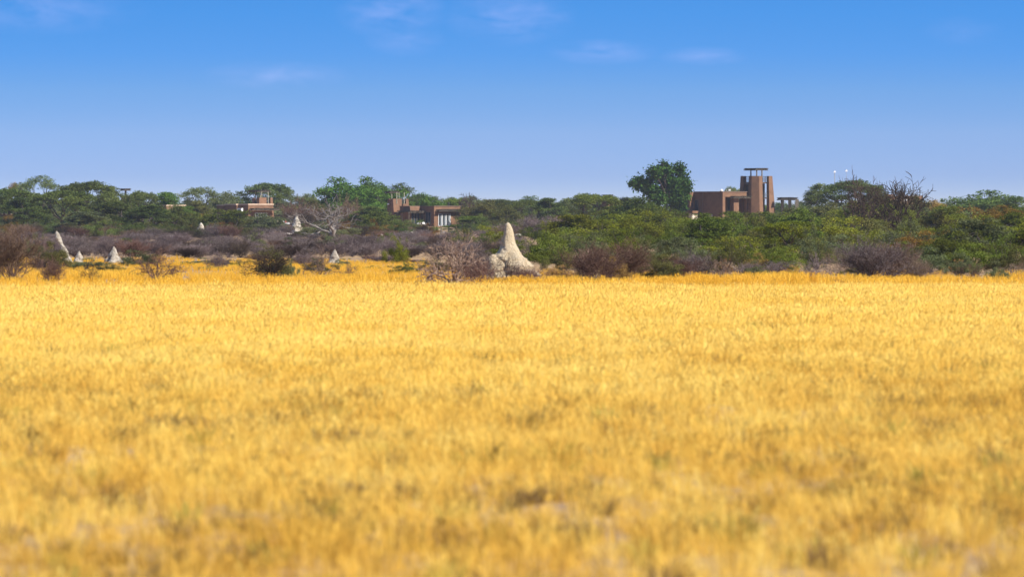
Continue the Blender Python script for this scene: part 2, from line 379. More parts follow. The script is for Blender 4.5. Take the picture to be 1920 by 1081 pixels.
def tree(style, mat, px, ytop, wpx, d, label, name='acacia_tree', cat='tree', group=None, idx=None, rot=None, hfac=1.0, zb=0.0):
    P = PT[style]; i = VR.randrange(len(P)) if idx is None else idx % len(P); p = P[i]
    r = empty(name, (X(px, d), d, zb)); tag(r, label, cat, group)
    h = (Z(ytop, d) - zb)*hfac; w = wpx*d/F
    r.scale = (w/p['W'], w/p['W'], h/p['H']); r.rotation_euler[2] = VR.random()*6.28 if rot is None else rot
    t = obj(p['parts'][0], p['trunk'], r); c = obj(p['parts'][1], p['crown'], r); with_mat(c, M[mat])
    return r
def twig(style, mat, px, ytop, wpx, d, label, name='leafless_bush', cat='bush', group=None, idx=None, rot=None, base=0.0):
    P = TW[style]; i = VR.randrange(len(P)) if idx is None else idx % len(P); p = P[i]
    o = obj(name, p['mesh'], None, (X(px, d), d, base)); with_mat(o, M[mat]); tag(o, label, cat, group)
    h = Z(ytop, d); w = wpx*d/F; o.scale = (w/p['W'], w/p['W'], h/p['H']); o.rotation_euler[2] = VR.random()*6.28 if rot is None else rot
    return o

# --- handmade skyline, from left to right
T = tree
T('lacy','lacy', 72, 331, 84, 960, 'airy dark umbrella tree rising highest at the far left of the skyline', idx=0, rot=0.4)
T('lacy','straw', 27, 344, 34, 985, 'small yellowish tree top left of the airy tall umbrella tree', name='yellow_tree', idx=1)
T('umbrella','acacia', 8, 354, 110, 900, 'flat topped green acacia cut off by the left edge of the photo', idx=0)
T('umbrella','acacia', 164, 342, 120, 930, 'broad dense dark acacia left of the lone pole canopy', idx=1)
T('umbrella','acacia', 112, 359, 120, 850, 'spreading acacia with a clear forked dark trunk before the far left trees', idx=2, rot=1.0)
T('layered','acacia', 40, 372, 95, 840, 'low dark green acacia in front of the far left terracotta wall', idx=0)
T('dome','acacia', 202, 359, 54, 925, 'rounded dark tree touching the left side of the lone pole canopy', name='round_tree', idx=0)
T('umbrella','acacia', 268, 360, 58, 935, 'dark pointed acacia just right of the lone pole canopy', idx=0)
T('layered','dome', 308, 362, 72, 950, 'lighter green acacia above the low pale roof edge', idx=1)
T('layered','acacia', 283, 386, 125, 800, 'dark layered acacia with a straight trunk left of the low pale roof edge', idx=2)
T('layered','acacia', 205, 380, 95, 815, 'dark layered acacia below the lone pole canopy', idx=1)
T('layered','greybush', 160, 398, 100, 790, 'greyish green low acacia behind the leaning termite mound', idx=0)
T('lacy','lacy', 376, 352, 80, 985, 'feathery domed acacia against the sky left of the leftmost terrace house', idx=1)
T('dome','greybush', 422, 364, 78, 990, 'low dark green tree behind the roof of the leftmost terrace house', name='round_tree', idx=1)
T('layered','dome', 345, 388, 62, 850, 'fresh bright green tree beside a small pale termite mound', name='bright_tree', idx=0)
T('layered','olivebush', 375, 378, 70, 930, 'olive brown tree between the bright green tree and the leftmost house', name='olive_tree', idx=2)
T('umbrella','lacy', 498, 345, 90, 985, 'light green umbrella tree behind the tower canopy of the leftmost house', idx=2)
T('lacy','acacia', 540, 357, 46, 975, 'ragged little acacia on the skyline right of the leftmost house', idx=0)
T('dome','greenbush', 425, 395, 112, 800, 'dense yellow green rounded tree in front of the leftmost house', name='round_tree', idx=2)
T('dome','greybush', 494, 404, 84, 790, 'grey green rounded tree under the window of the leftmost house', name='round_tree', idx=0)
T('dome','olivebush', 590, 378, 78, 940, 'brownish green tree behind the silver dead tree', name='olive_tree', idx=1)
T('lacy','lacy', 577, 364, 40, 995, 'thin pale green tree top between the leftmost house and the bright domed tree', idx=1)
T('dome','dome', 642, 342, 126, 950, 'bright green domed tree above the silver dead tree', name='round_tree', idx=0)
T('dome','dome', 702, 341, 104, 965, 'dense green domed tree between the bright domed tree and the middle house tower', name='round_tree', idx=0)
T('lacy','lacy', 748, 345, 70, 990, 'feathery tree right behind the tower canopy of the middle house', idx=0)
T('dome','dome', 800, 367, 92, 1000, 'yellow green rounded tree behind the flat roof of the middle house', name='round_tree', idx=1)
T('dome','greenbush', 856, 374, 72, 1005, 'green rounded tree at the right end of the middle house roof', name='round_tree', idx=2)
T('layered','acacia', 690, 388, 104, 860, 'dark layered acacia left of the middle house tower', idx=2)
T('dome','greenbush', 716, 400, 76, 840, 'deep green bushy tree under the porch of the middle house', name='round_tree', idx=0)
T('umbrella','lacy', 776, 366, 36, 1000, 'tiny flat topped tree on the skyline behind the middle house porch', idx=1)
T('layered','greenbush', 883, 406, 78, 850, 'green spreading acacia just right of the white framed windows', idx=1)
T('dome','olivebush', 905, 380, 78, 930, 'olive rounded tree left of the tall termite mound tip', name='olive_tree', idx=0)
T('umbrella','lacy', 940, 375, 74, 985, 'pale green umbrella tree above the tip of the tall termite mound', idx=2)
T('dome','olivebush', 948, 384, 66, 900, 'brown green tree directly behind the tall termite mound tip', name='olive_tree', idx=1)
T('lacy','greenbush', 990, 376, 74, 980, 'loose light tree top right of the tall termite mound tip', idx=1)
T('layered','acacia', 1030, 373, 84, 930, 'dark grey green acacia above the violet grey leafless bush', idx=0)
T('umbrella','lacy', 1074, 373, 66, 970, 'small flat acacia between the violet bush and the two stemmed acacia', idx=1)
T('umbrella','greenbush', 1114, 365, 104, 880, 'mid green acacia with two dark stems below the small far canopy', idx=0, rot=2.0)
T('dome','greenbush', 1160, 374, 62, 950, 'rounded tree right of the small far canopy', name='round_tree', idx=2)
T('broad','darkleaf', 1244, 310, 104, 945, 'tall glossy deep green broadleaf tree beside the tower house', name='broadleaf_tree', idx=0, rot=0.9)
T('dome','greenbush', 1196, 374, 116, 800, 'yellow green bushy tree under the tall broadleaf tree', name='round_tree', idx=1)
T('dome','yellowbush', 1246, 402, 90, 640, 'yellow green bushy tree under the terrace of the tower house', name='round_tree', idx=0)
T('umbrella','lacy', 1376, 353, 46, 1010, 'tree top peeping over the flat roof beside the satellite dish', idx=0)
T('umbrella','acacia', 1597, 340, 118, 930, 'wide dark umbrella acacia between the shade pergola and the black dead tree', idx=1)
T('layered','acacia', 1533, 347, 68, 935, 'smaller layered acacia touching the end of the shade pergola', idx=2)
T('layered','acacia', 1640, 350, 60, 925, 'rounded right shoulder tree behind the left black dead tree', idx=0)
T('dome','acacia', 1836, 364, 162, 900, 'dark domed tree on the skyline near the right edge', name='round_tree', idx=0)
T('lacy','straw', 1752, 376, 48, 760, 'pale yellowish sapling right of the black dead tree', name='pale_tree', idx=0)
T('dome','greenbush', 1915, 388, 60, 800, 'green tree cut off by the right edge of the photo', name='round_tree', idx=0)
T('dome','olivebush', 1484, 393, 84, 760, 'olive green tree hiding the foot of the shade pergola', name='olive_tree', idx=1)
T('dome','olivebush', 1545, 386, 96, 700, 'dark olive tree in front of the small layered acacia', name='olive_tree', idx=0)
T('dome','yellowbush', 1620, 380, 96, 600, 'yellow leaved tree shining through the left black dead tree', name='yellow_tree', idx=2)
T('dome','greenbush', 1385, 399, 106, 660, 'green bushy tree hiding the foot of the big tower', name='round_tree', idx=2)
T('dome','yellowbush', 1350, 410, 76, 560, 'yellow green tree under the dark wall of the tower house', name='round_tree', idx=1)
T('dome','greenbush', 1440, 402, 96, 620, 'bushy green tree right below the big tower', name='round_tree', idx=0)
T('dome','olivebush', 1690, 386, 110, 640, 'olive tree behind the stem of the wide black dead tree', name='olive_tree', idx=1)
T('dome','greenbush', 1765, 388, 90, 620, 'green tree between the pale sapling and the dark domed tree', name='round_tree', idx=2)
T('dome','rustbush', 1866, 391, 104, 560, 'rust tinged tree in front of the dark domed tree', name='rusty_tree', idx=0)
T('umbrella','yellowbush', 1478, 416, 104, 330, 'yellow green umbrella thorn with a bare black stem in the right bushes', idx=2)

T('dome','olivebush', 1722, 371, 70, 700, 'brownish olive tree screening the right part of the house behind the dead trees', name='olive_tree', idx=1)
T('dome','olivebush', 1655, 362, 60, 720, 'brownish olive tree screening the left part of the house behind the dead trees', name='olive_tree', idx=0)
T('dome','acacia', 236, 366, 44, 905, 'small dark tree hiding the brick foot of the lone pole canopy', name='round_tree', idx=2)
T('bush','olivebush', 562, 425, 42, 745, 'low olive bush in front of the pale pointed mound by the platform', name='olive_bush', cat='bush', idx=2)
T('bush','olivebush', 385, 427, 24, 765, 'olive bush against the tiny pale lumpy termite mound', name='olive_bush', cat='bush', idx=0)
T('dome','acacia', 328, 389, 56, 825, 'small dark tree hiding the wall under the low pale roof edge', name='round_tree', idx=1)
T('bush','acacia', 326, 387, 72, 832, 'wide leafy dark bush right under the low pale roof edge', name='leafy_bush', cat='bush', idx=1)
T('dome','acacia', 302, 392, 46, 830, 'dark tree just left under the low pale roof edge', name='round_tree', idx=2)
# --- filler rows of plants: nothing in the photo tells them apart
rg = random.Random(3)
def span(a, b, n, jit=0.8):
    for i in range(n): yield a + (b-a)*(i+0.5)/n + rg.uniform(-1, 1)*jit*(b-a)/n/2
for px in span(-60, 1980, 64):
    T('dome', rg.choice(['acacia', 'greybush', 'lacy', 'greenbush']), px, rg.uniform(370, 380) + (8 if px > 1200 else 0), rg.uniform(80, 115), rg.uniform(1120, 1300),
      'one of the dim green trees in the unbroken wood behind the houses', name='background_tree', group='far trees closing the view')
for d, n, y0, y1 in ((960, 36, 388, 400), (850, 40, 402, 414), (765, 34, 414, 424)):
    for px in span(-50, 1240, n):
        if 395 < px < 582 or 735 < px < 885:
            if d > 900: continue
            if 502 < px < 580 or 775 < px < 870: continue
            top = rg.uniform(412, 420)
        else: top = rg.uniform(y0, y1)
        T('bush', rg.choice(['acacia', 'greybush', 'olivebush', 'olivebush', 'acacia', 'rustbush' if d < 900 else 'acacia']), px, top, rg.uniform(50, 76), d + rg.uniform(-30, 30),
          'one of the dark bushes crowding under the taller acacias', name='understorey_bush', cat='bush', group='understorey bushes left of the big broadleaf tree')
# low violet grey thorn scrub
for row, (d, n, yt) in enumerate([(345, 26, 452), (380, 26, 449), (430, 27, 446), (500, 27, 443), (590, 26, 441), (700, 24, 437)]):
    for px in span(-30 + row*8, 985 - row*4, n):
        twig(rg.choice(['fine', 'fan']), rg.choice(['twig_purple']*5 + ['twig_brown', 'twig_dark']), px, yt + 5*math.sin(px/41+row) + rg.uniform(-5, 9), rg.uniform(44, 74)*(345/d)**0.35, d + rg.uniform(-14, 14),
             'one of the violet grey leafless thorn bushes in the low belt beyond the left grass', name='thorn_bush', group='violet grey thorn belt')
for px in span(-20, 960, 38):
    if rg.random() < 0.45:
        twig('fine', rg.choice(['twig_purple', 'twig_brown', 'twig_dark']), px, rg.uniform(468, 492), rg.uniform(34, 70), rg.uniform(255, 325),
             'one of the violet grey leafless thorn bushes in the low belt beyond the left grass', name='thorn_bush', group='violet grey thorn belt')
    else:
        T('bush', rg.choice(['olivebush', 'greybush']), px, rg.uniform(482, 500), rg.uniform(30, 70), rg.uniform(228, 310),
          'one of the low olive grey scrub patches dotted in the left golden grass', name='low_scrub', cat='bush', group='low scrub dotted in the left grass')
for px in span(-20, 960, 16):
    B_ = T('bush', rg.choice(['olivebush', 'greybush', 'acacia']), px, rg.uniform(436, 458), rg.uniform(40, 70), rg.uniform(345, 560),
          'one of the olive green bushes scattered through the violet grey thorn belt', name='belt_bush', cat='bush', group='green bushes inside the thorn belt')
for px in span(-40, 960, 22):
    twig('fan', rg.choice(['twig_dark', 'twig_brown', 'twig_purple']), px, rg.uniform(418, 432), rg.uniform(34, 60), rg.uniform(720, 760),
             'one of the violet grey leafless thorn bushes in the low belt beyond the left grass', name='thorn_bush', group='violet grey thorn belt')
# right half shrubs, back to front
def B(mat, px, ytop, wpx, d, label, name='green_bush', **k): return T('bush', mat, px, ytop, wpx, d, label, name=name, cat='bush', **k)
for d, n, y0, y1, mats, x0 in [(700, 22, 388, 402, ['greenbush', 'olivebush', 'greybush'], 1180), (620, 20, 398, 410, ['greenbush', 'olivebush', 'yellowbush'], 1000), (500, 20, 404, 418, ['greenbush', 'yellowbush', 'olivebush', 'yellowbush'], 1010),
                           (400, 20, 410, 430, ['yellowbush', 'greenbush', 'greenbush', 'olivebush'], 1000), (320, 20, 424, 446, ['yellowbush', 'greenbush', 'greybush'], 1000)]:
    for px in span(x0, 1960, n):
        yy = rg.uniform(y0-6, y1+8) + (10 if px < 1180 and d > 450 else 0) + max(0, (1100-px)*0.08)
        if 1270 < px < 1490: yy = max(yy, 401 if px > 1370 else 412)
        if rg.random() < 0.3 and d < 650:
            T('dome', rg.choice(mats), px, yy-6, rg.uniform(80, 120), d, 'one of the yellow green shrubs packed together in the thicket of the right half', name='thicket_shrub', cat='bush', group='thicket of yellow green shrubs'); continue
        B(rg.choice(mats + (['rustbush'] if px > 1720 else [])), px, yy, rg.uniform(80, 120), d + rg.uniform(-25, 25),
          'one of the yellow green shrubs packed together in the thicket of the right half', name='thicket_shrub', group='thicket of yellow green shrubs')
for px in span(1000, 1960, 17):
    B(rg.choice(['olivebush', 'greybush', 'greenbush', 'olivebush']), px, rg.uniform(450, 466), rg.uniform(66, 96), rg.uniform(246, 268),
      'one of the knee high olive shrubs along the foot of the right thicket', name='olive_bush', group='low olive shrubs at the thicket foot')
for i, px in enumerate(span(1010, 1950, 26)):
    if i % 5 in (1, 3):
        B(rg.choice(['olivebush', 'greybush', 'yellowbush', 'straw']), px, rg.uniform(474, 500), rg.uniform(40, 76), rg.uniform(216, 240),
          'one of the knee high olive shrubs along the foot of the right thicket', name='olive_bush', group='low olive shrubs at the thicket foot')
        continue
    twig(rg.choice(['fine', 'fan', 'wild', 'flat']), rg.choice(['twig_brown', 'twig_purple', 'twig_pale']), px, rg.uniform(462, 500), rg.uniform(44, 84), rg.uniform(212, 238),
         'one of the brown leafless bushes lining the grass below the right thicket', name='brown_bush', group='brown bushes lining the grass')
# left middle ground greens
for i, (px, yt, w, d, mt, lb) in enumerate([
    (95, 455, 56, 262, 'olivebush', 'thin olive bush before the leaning termite mound'),
    (250, 470, 62, 285, 'greybush', 'grey green shrub right of the squat pale mound'),
    (66, 440, 54, 330, 'greybush', 'green grey shrub behind the far left brown bush'),
    (345, 490, 60, 290, 'greenbush', 'low green cushion bush right of the dark stemmed flat bush'),
    (430, 488, 70, 285, 'greenbush', 'low green scrub left of the black trunked flat shrub'),
    (395, 497, 30, 262, 'greybush', 'small pale green tuft plant standing alone in the grass'),
    (640, 494, 84, 300, 'greybush', 'grey green low shrub around the small white mound'),
    (745, 446, 60, 300, 'yellowbush', 'loose yellow green shrub left of the dead branching bush'),
    (765, 492, 52, 250, 'greenbush', 'fresh green cushion at the left foot of the dead branching bush'),
    (700, 498, 54, 270, 'olivebush', 'flat dark olive shrub between the small white mound and the dead bush'),
    (870, 432, 80, 400, 'olivebush', 'olive bush left of the tall termite mound'),
    (905, 425, 60, 430, 'yellowbush', 'yellow green bush close behind the left side of the tall mound'),
    (700, 412, 30, 760, 'rustbush', 'rusty orange shrub among pale rocks by the dead silver tree'),
    (800, 420, 62, 800, 'rustbush', 'orange tinted shrub below the white furniture of the middle house'),
    (770, 418, 60, 790, 'olivebush', 'dark olive shrub under the porch posts of the middle house'),
    (540, 428, 44, 780, 'straw', 'straw coloured shrub under the wooden platform'),
    (985, 452, 80, 300, 'greenbush', 'green bush against the right slope of the tall mound'),
    (1010, 440, 76, 330, 'greenbush', 'taller green bush just right of the tall mound'),
    (500, 462, 66, 320, 'olivebush', 'olive bush behind the black trunked flat shrub'),
    (1060, 452, 84, 290, 'greenbush', 'green bush behind the left end of the dense brown bush'),
    (1420, 476, 46, 255, 'straw', 'upright straw yellow bush in front of the right thicket'),
    (1460, 482, 40, 262, 'straw', 'smaller straw yellow bush right of the upright one'),
    (1360, 486, 34, 250, 'straw', 'narrow dry straw bush left of the upright straw yellow bush'),
    (1800, 488, 42, 246, 'straw', 'dry orange stalky bush at the grass edge near the right side'),
    (1555, 446, 70, 300, 'greybush', 'grey green bush left of the fan shaped leafless bush'),
    (1700, 418, 104, 380, 'greybush', 'pale grey green round shrub below the wide black dead tree'),
    (1790, 436, 100, 310, 'greenbush', 'dark fresh green shrub right of the fan shaped leafless bush'),
    (1900, 462, 90, 262, 'olivebush', 'olive brown bush at the grass edge by the right border')]):
    B(mt, px, yt, w, d, lb, idx=i)
# named leafless bushes
W_ = twig
W_('fan','twig_brown', 20, 432, 126, 215, 'big red brown leafless bush at the left edge of the grass', idx=0, rot=0)
W_('wild','twig_brown', 14, 494, 90, 207, 'low rusty tangle at the foot of the big left brown bush', idx=1)
W_('flat','twig_brown', 292, 464, 96, 218, 'flat topped leafless bush with dark forking stems in the left grass', idx=0, rot=0.5)
W_('flat','twig_dark', 506, 468, 90, 216, 'black trunked flat shrub standing in the grass left of centre', idx=1, rot=0)
B('olivebush', 508, 474, 96, 217, 'thin olive leaf veil on the black trunked flat shrub', idx=3)
W_('wild','twig_pale', 597, 458, 64, 222, 'pale leafless bush in front of the small white mound', idx=0, rot=1.2)
W_('wild','twig_dark', 168, 486, 54, 214, 'small dark bare bush in the grass before the squat pale mound', idx=1)
W_('fine','twig_brown', 96, 484, 48, 207, 'little brown bare bush right of the big left brown bush', idx=2)
W_('flat','twig_brown', 655, 492, 34, 229, 'small brown twiggy bush right of the pale leafless bush', idx=0)
W_('wild','twig_brown', 842, 482, 112, 193, 'tangled brown twigs at the foot of the big dead bush', idx=1)
W_('fine','twig_purple', 884, 450, 76, 211, 'grey violet bush between the big dead bush and the tall mound', idx=1)
W_('fine','twig_brown', 894, 488, 70, 200, 'brown bush covering the left foot of the tall mound', idx=0)
W_('wild','twig_dark', 955, 474, 76, 203, 'dark bare branches spread across the front of the tall mound', idx=0)
W_('fine','twig_brown', 985, 498, 70, 205, 'low brown twigs along the right foot of the tall mound', idx=3)
W_('fine','twig_brown', 1118, 458, 112, 211, 'dense dark brown bush at the grass edge right of the tall mound', idx=2)
W_('fan','twig_brown', 1170, 454, 110, 218, 'second dense brown bush overlapping the right side of the first one', idx=1)
W_('fan','twig_purple', 1012, 406, 116, 700, 'large rounded violet grey leafless bush right of the tall mound tip', idx=0)
W_('fan','twig_brown', 560, 378, 80, 900, 'red brown bare bush right of the leftmost house', idx=1)
W_('fan','twig_dark', 575, 398, 86, 820, 'dark bare bush between the wooden platform and the silver dead tree', idx=0)
W_('fine','twig_brown', 655, 372, 60, 905, 'brown bare bush top behind the silver dead tree', idx=1)
W_('fan','twig_brown', 895, 384, 60, 935, 'brown bare tall bush at the right end of the middle house', idx=0)
W_('fan','twig_purple', 1630, 448, 122, 214, 'fan shaped grey brown leafless bush at the grass edge of the right half', idx=1)
W_('fan','twig_pale', 1668, 456, 104, 218, 'pale pinkish dry bush merged with the fan shaped bush', idx=0)
W_('wild','twig_pale', 1575, 470, 70, 238, 'pale bent dead branches left of the fan shaped bush', name='dead_bush', idx=1)
W_('wild','twig_dark', 1350, 474, 80, 227, 'bare grey bush with a thin stem left of the straw bushes', idx=0)
W_('fine','twig_purple', 1300, 470, 70, 232, 'bare grey bush with small crown right of the second dense brown bush', idx=3)
W_('wild','twig_brown', 680, 543, 46, 175, 'tiny bare twig lying on the golden field left of the dead bush', name='fallen_twig', idx=0)
W_('flat','twig_brown', 1308, 530, 42, 190, 'tiny bare shrub on the golden field below the right thicket', name='small_shrub', idx=1)
W_('wild','twig_brown', 1575, 520, 30, 194, 'thin bare sapling on the golden field below the fan shaped bush', name='small_shrub', idx=0)
W_('wild','twig_brown', 748, 518, 40, 200, 'small bare twig bush at the lower left of the big dead bush', name='small_shrub', idx=1)

# dead trees
def dead(seed, mat, px, ytop, wpx, d, label, **k):
    H = Z(ytop, d); w = wpx*d/F
    p = dead_tree_proto(seed, H, w/2, M[mat], **k); o = obj('dead_tree', p['mesh'], None, (X(px, d), d, 0)); tag(o, label, 'tree')
    o.scale = (w/p['W'], w/p['W'], H/p['H']); return o
dead(205, 'greybark', 622, 376, 118, 700, 'silver grey dead tree with twisted bare limbs left of the middle house', r=0.20, stems=4, depth=3, kids=2, wig=0.25, spread=0.9, fork=0.10, lean=(0.15, 1.0), rmin=0.02)
dead(212, 'twig_dark', 1686, 338, 128, 520, 'wide black dead tree with a spiky bare crown on the right skyline', r=0.17, stems=11, depth=3, kids=2, wig=0.30, spread=0.75, fork=0.12, lean=(0.1, 0.8), rmin=0.024)
dead(219, 'twig_dark', 1612, 331, 84, 525, 'narrower black dead tree left of the wide one on the right skyline', r=0.15, stems=8, depth=3, kids=2, wig=0.28, spread=0.6, fork=0.15, lean=(0.02, 0.6), rmin=0.024)
dead(223, 'twig_dark', 882, 362, 56, 960, 'small bare tree crown poking above the woods right of the middle house', r=0.16, stems=5, depth=3, kids=2, fork=0.4, rmin=0.04)
dead(241, 'twig_pale', 846, 436, 120, 190, 'big dead bush with long pale bent branches left of the tall mound', r=0.045, stems=9, depth=3, kids=2, fork=0.06, wig=0.24, spread=0.9, lean=(0.4, 1.45), rmin=0.008)
dead(229, 'twig_dark', 1640, 372, 90, 500, 'dark leaning dead tree low between the two black dead trees', r=0.12, stems=3, depth=3, wig=0.3)

# ------------------------------------------------------------------ termite mounds
def mound(rows, d, label, mat='mound', extra=None, rough=0.10, seed=1, group=None, nseg=44):
    """rows: (photo row, left px, right px) from top to foot"""
    cx = (rows[-1][1]+rows[-1][2])/2
    V = []; Fc = []
    def stack(rows, voff=0.0, squash=0.9, seed=1):
        base = len(V); fine = []
        n = len(rows); sub = 7
        for i in range(n-1):
            for k in range(sub):
                t = k/sub; fine.append([rows[i][j]*(1-t)+rows[i+1][j]*t for j in range(3)])
        fine.append(list(rows[-1]))
        zf = Z(fine[-1][0], d); zt = Z(fine[0][0], d)
        for i, (y, l, r) in enumerate(fine):
            c = (l+r)/2; rad = max((r-l)/2, 0.3)*d/F; z = Z(y, d) if i < len(fine)-1 else -0.15
            low = 1 - (z-zf)/(zt-zf+1e-6)
            for j in range(nseg):
                a = 2*math.pi*j/nseg; p = Vector((math.cos(a)*rad, math.sin(a)*rad*squash, z))
                q = p*(2.6/(0.4+abs(zt-zf)*0.5)) + Vector((seed*7.3, 0, 0))
                nz = mnoise.fractal(q, 0.7, 2.1, 5)*rough*(0.35+1.1*low)*rad*1.3 + mnoise.noise(q*5)*rough*0.25*rad
                V.append(((c-cx)*d/F + p.x + math.cos(a)*nz, voff + p.y + math.sin(a)*nz, z + mnoise.noise(q*3)*rough*0.15*low))
        V.append((( (fine[0][1]+fine[0][2])/2 - cx)*d/F, voff, zt+0.02)); top = len(V)-1
        for i in range(len(fine)-1):
            for j in range(nseg):
                k = (j+1) % nseg; Fc.append((base+i*nseg+k, base+i*nseg+j, base+(i+1)*nseg+j, base+(i+1)*nseg+k))
        for j in range(nseg): Fc.append((top, base+j, base+(j+1) % nseg))
    stack(rows, 0, 0.9, seed)
    for e in (extra or []): stack(e[1:], e[0], 0.9, seed+2)
    me = bpy.data.meshes.new('termite_mound'); me.from_pydata(V, [], Fc); me.materials.append(M[mat])
    for p in me.polygons: p.use_smooth = True
    o = obj('termite_mound', me, None, (X(cx, d), d, 0)); tag(o, label, 'termite mound', group); return o
mound([(417.5, 950.5, 954), (420, 948, 957), (428, 945.5, 960.5), (437, 943.5, 963), (448, 941, 965.5), (459, 938, 969), (471, 933, 974), (480, 928, 980), (489, 923, 988), (500, 918, 997), (510, 914, 1005), (520, 909, 1013), (530, 905, 1020)],
      215, 'tall cream termite mound with a smooth pointed spire at the edge of the grass',
      extra=[[-0.25, (477, 921, 929), (480, 917, 934), (487, 912, 946), (497, 909, 956), (512, 906, 952), (530, 900, 962)],
             [-0.4, (500, 975, 985), (508, 966, 1000), (518, 960, 1014), (530, 955, 1026)]], seed=3, rough=0.2)
mound([(433.5, 105, 107.5), (437, 103, 110.5), (445, 103.5, 114.5), (452, 106, 117), (456, 110, 118), (462, 113, 122), (470, 115, 126), (480, 117, 131), (492, 114, 136)], 300,
      'tall grey leaning termite mound in two lumps at the far left', mat='mound_grey', seed=5, rough=0.30)
mound([(471, 147, 150), (476, 144.5, 151.5), (483, 141, 153.5), (492, 137, 157)], 300, 'small pale termite mound right beside the tall leaning one', mat='mound_grey', seed=8, rough=0.38)
mound([(462.5, 212, 215), (467, 209.5, 217.5), (474, 206, 220), (482, 201, 222), (492, 194, 225)], 297, 'squat pale cone shaped termite mound in the left grass', mat='mound_grey', seed=11, rough=0.32)
mound([(467.5, 626.5, 629), (472, 623.5, 631.5), (480, 620, 634), (488, 616, 637), (497, 611, 640)], 290, 'small white cone termite mound behind the pale leafless bush', mat='mound_grey', seed=14, rough=0.26)
mound([(417.5, 376, 378), (422, 373, 381), (430, 370, 382), (440, 367, 384)], 780, 'tiny pale lumpy termite mound beside the bright green tree', mat='mound_grey', seed=17, rough=0.38)
mound([(404.5, 555, 557.5), (410, 552, 560), (418, 549, 563), (427, 546, 566), (439, 542, 570)], 770, 'pale pointed termite mound at the right end of the wooden platform', mat='mound_grey', seed=20, rough=0.32)
mound([(411, 512, 520), (416, 510, 524), (424, 509, 527), (439, 506, 530)], 800, 'blunt tan termite mound at the left end of the wooden platform', mat='mound', seed=23, rough=0.14)

# pale rocks and bare bank near the houses
def rock(px, y, wpx, hpx, d, label, seed, name='rock', group=None):
    rng = np.random.default_rng(seed); V = []; Fc = []; n, m = 12, 7; w = wpx*d/F/2; h = hpx*d/F; z0 = Z(y+hpx, d)
    for i in range(m+1):
        e = i/m*math.pi/2*1.0
        for j in range(n):
            a = 2*math.pi*j/n; k = 1+0.30*mnoise.noise(Vector((math.cos(a)*1.5+seed, math.sin(a)*1.5, i*0.5)))
            V.append((math.cos(a)*w*math.cos(e*0.97)*k, math.sin(a)*w*0.8*math.cos(e*0.97)*k, h*math.sin(e)*(0.85+0.15*k)))
    for i in range(m):
        for j in range(n): k = (j+1) % n; Fc.append((i*n+j, i*n+k, (i+1)*n+k, (i+1)*n+j))
    Fc.append(tuple(m*n+j for j in range(n)))
    lo = min(z0, 0.0) if z0 < 0.3 else z0
    me = bpy.data.meshes.new(name); me.from_pydata(V, [], Fc); me.materials.append(M['rock'])
    o = obj(name, me, None, (X(px, d), d, max(z0, 0)-0.02)); tag(o, label, 'rock', group)
for i, (px, y, w, h, d, lb) in enumerate([(672, 437.5, 16, 3.2, 760, 'flat pale rock left of the rusty shrub'), (686, 438, 12, 3.0, 765, 'small pale rock touching the rusty shrub'),
      (712, 437.5, 14, 3.2, 770, 'pale rock right of the rusty shrub'), (772, 434, 7, 5, 745, 'upright white stone below the porch of the middle house'),
      (833, 433.5, 8, 3, 765, 'low white stone under the windows of the middle house'), (931, 437.5, 15, 5.5, 700, 'bright white flat rock left of the tall mound spire'),
      (972, 438, 14, 3, 720, 'long pale rock right of the tall mound spire'), (866, 433, 12, 5, 760, 'tan stone heap right of the low white stone'),
      (536, 436, 26, 4, 745, 'long pale stone bank in front of the wooden platform'), (322, 441, 46, 4, 640, 'bare sandy hummock under the dark layered acacia'),
      (468, 440, 14, 6, 640, 'grey stone in the thorn belt below the leftmost house')]):
    rock(px, y, w, h, d, lb, i+1)

# ------------------------------------------------------------------ buildings
class MB:
    def __init__(s): s.V = []; s.F = []
    def prism(s, poly, z0, z1, top=None):
        """poly: plan corners; top: plan corners at the top when it tapers"""
        top = top or poly; b = len(s.V); n = len(poly)
        ar = sum(poly[i][0]*poly[(i+1) % n][1] - poly[(i+1) % n][0]*poly[i][1] for i in range(n))
        if ar < 0: poly = poly[::-1]; top = top[::-1]
        s.V += [(x, y, z0) for x, y in poly] + [(x, y, z1) for x, y in top]
        s.F.append(tuple(range(b+n-1, b-1, -1))); s.F.append(tuple(range(b+n, b+2*n)))
        for i in range(n): k = (i+1) % n; s.F.append((b+i, b+k, b+n+k, b+n+i))
        return s
    def post(s, x, y, z0, z1, r=0.09, n=7, lean=0.0):
        return s.prism([(x+r*math.cos(6.283*i/n), y+r*math.sin(6.283*i/n)) for i in range(n)], z0, z1, [(x+lean+r*0.85*math.cos(6.283*i/n), y+r*0.85*math.sin(6.283*i/n)) for i in range(n)])
    def build(s, name, mat, parent=None, loc=(0,0,0), bevel=0.0):
        me = bpy.data.meshes.new(name); me.from_pydata(s.V, [], s.F); me.materials.append(M[mat])
        return obj(name, me, parent, loc)

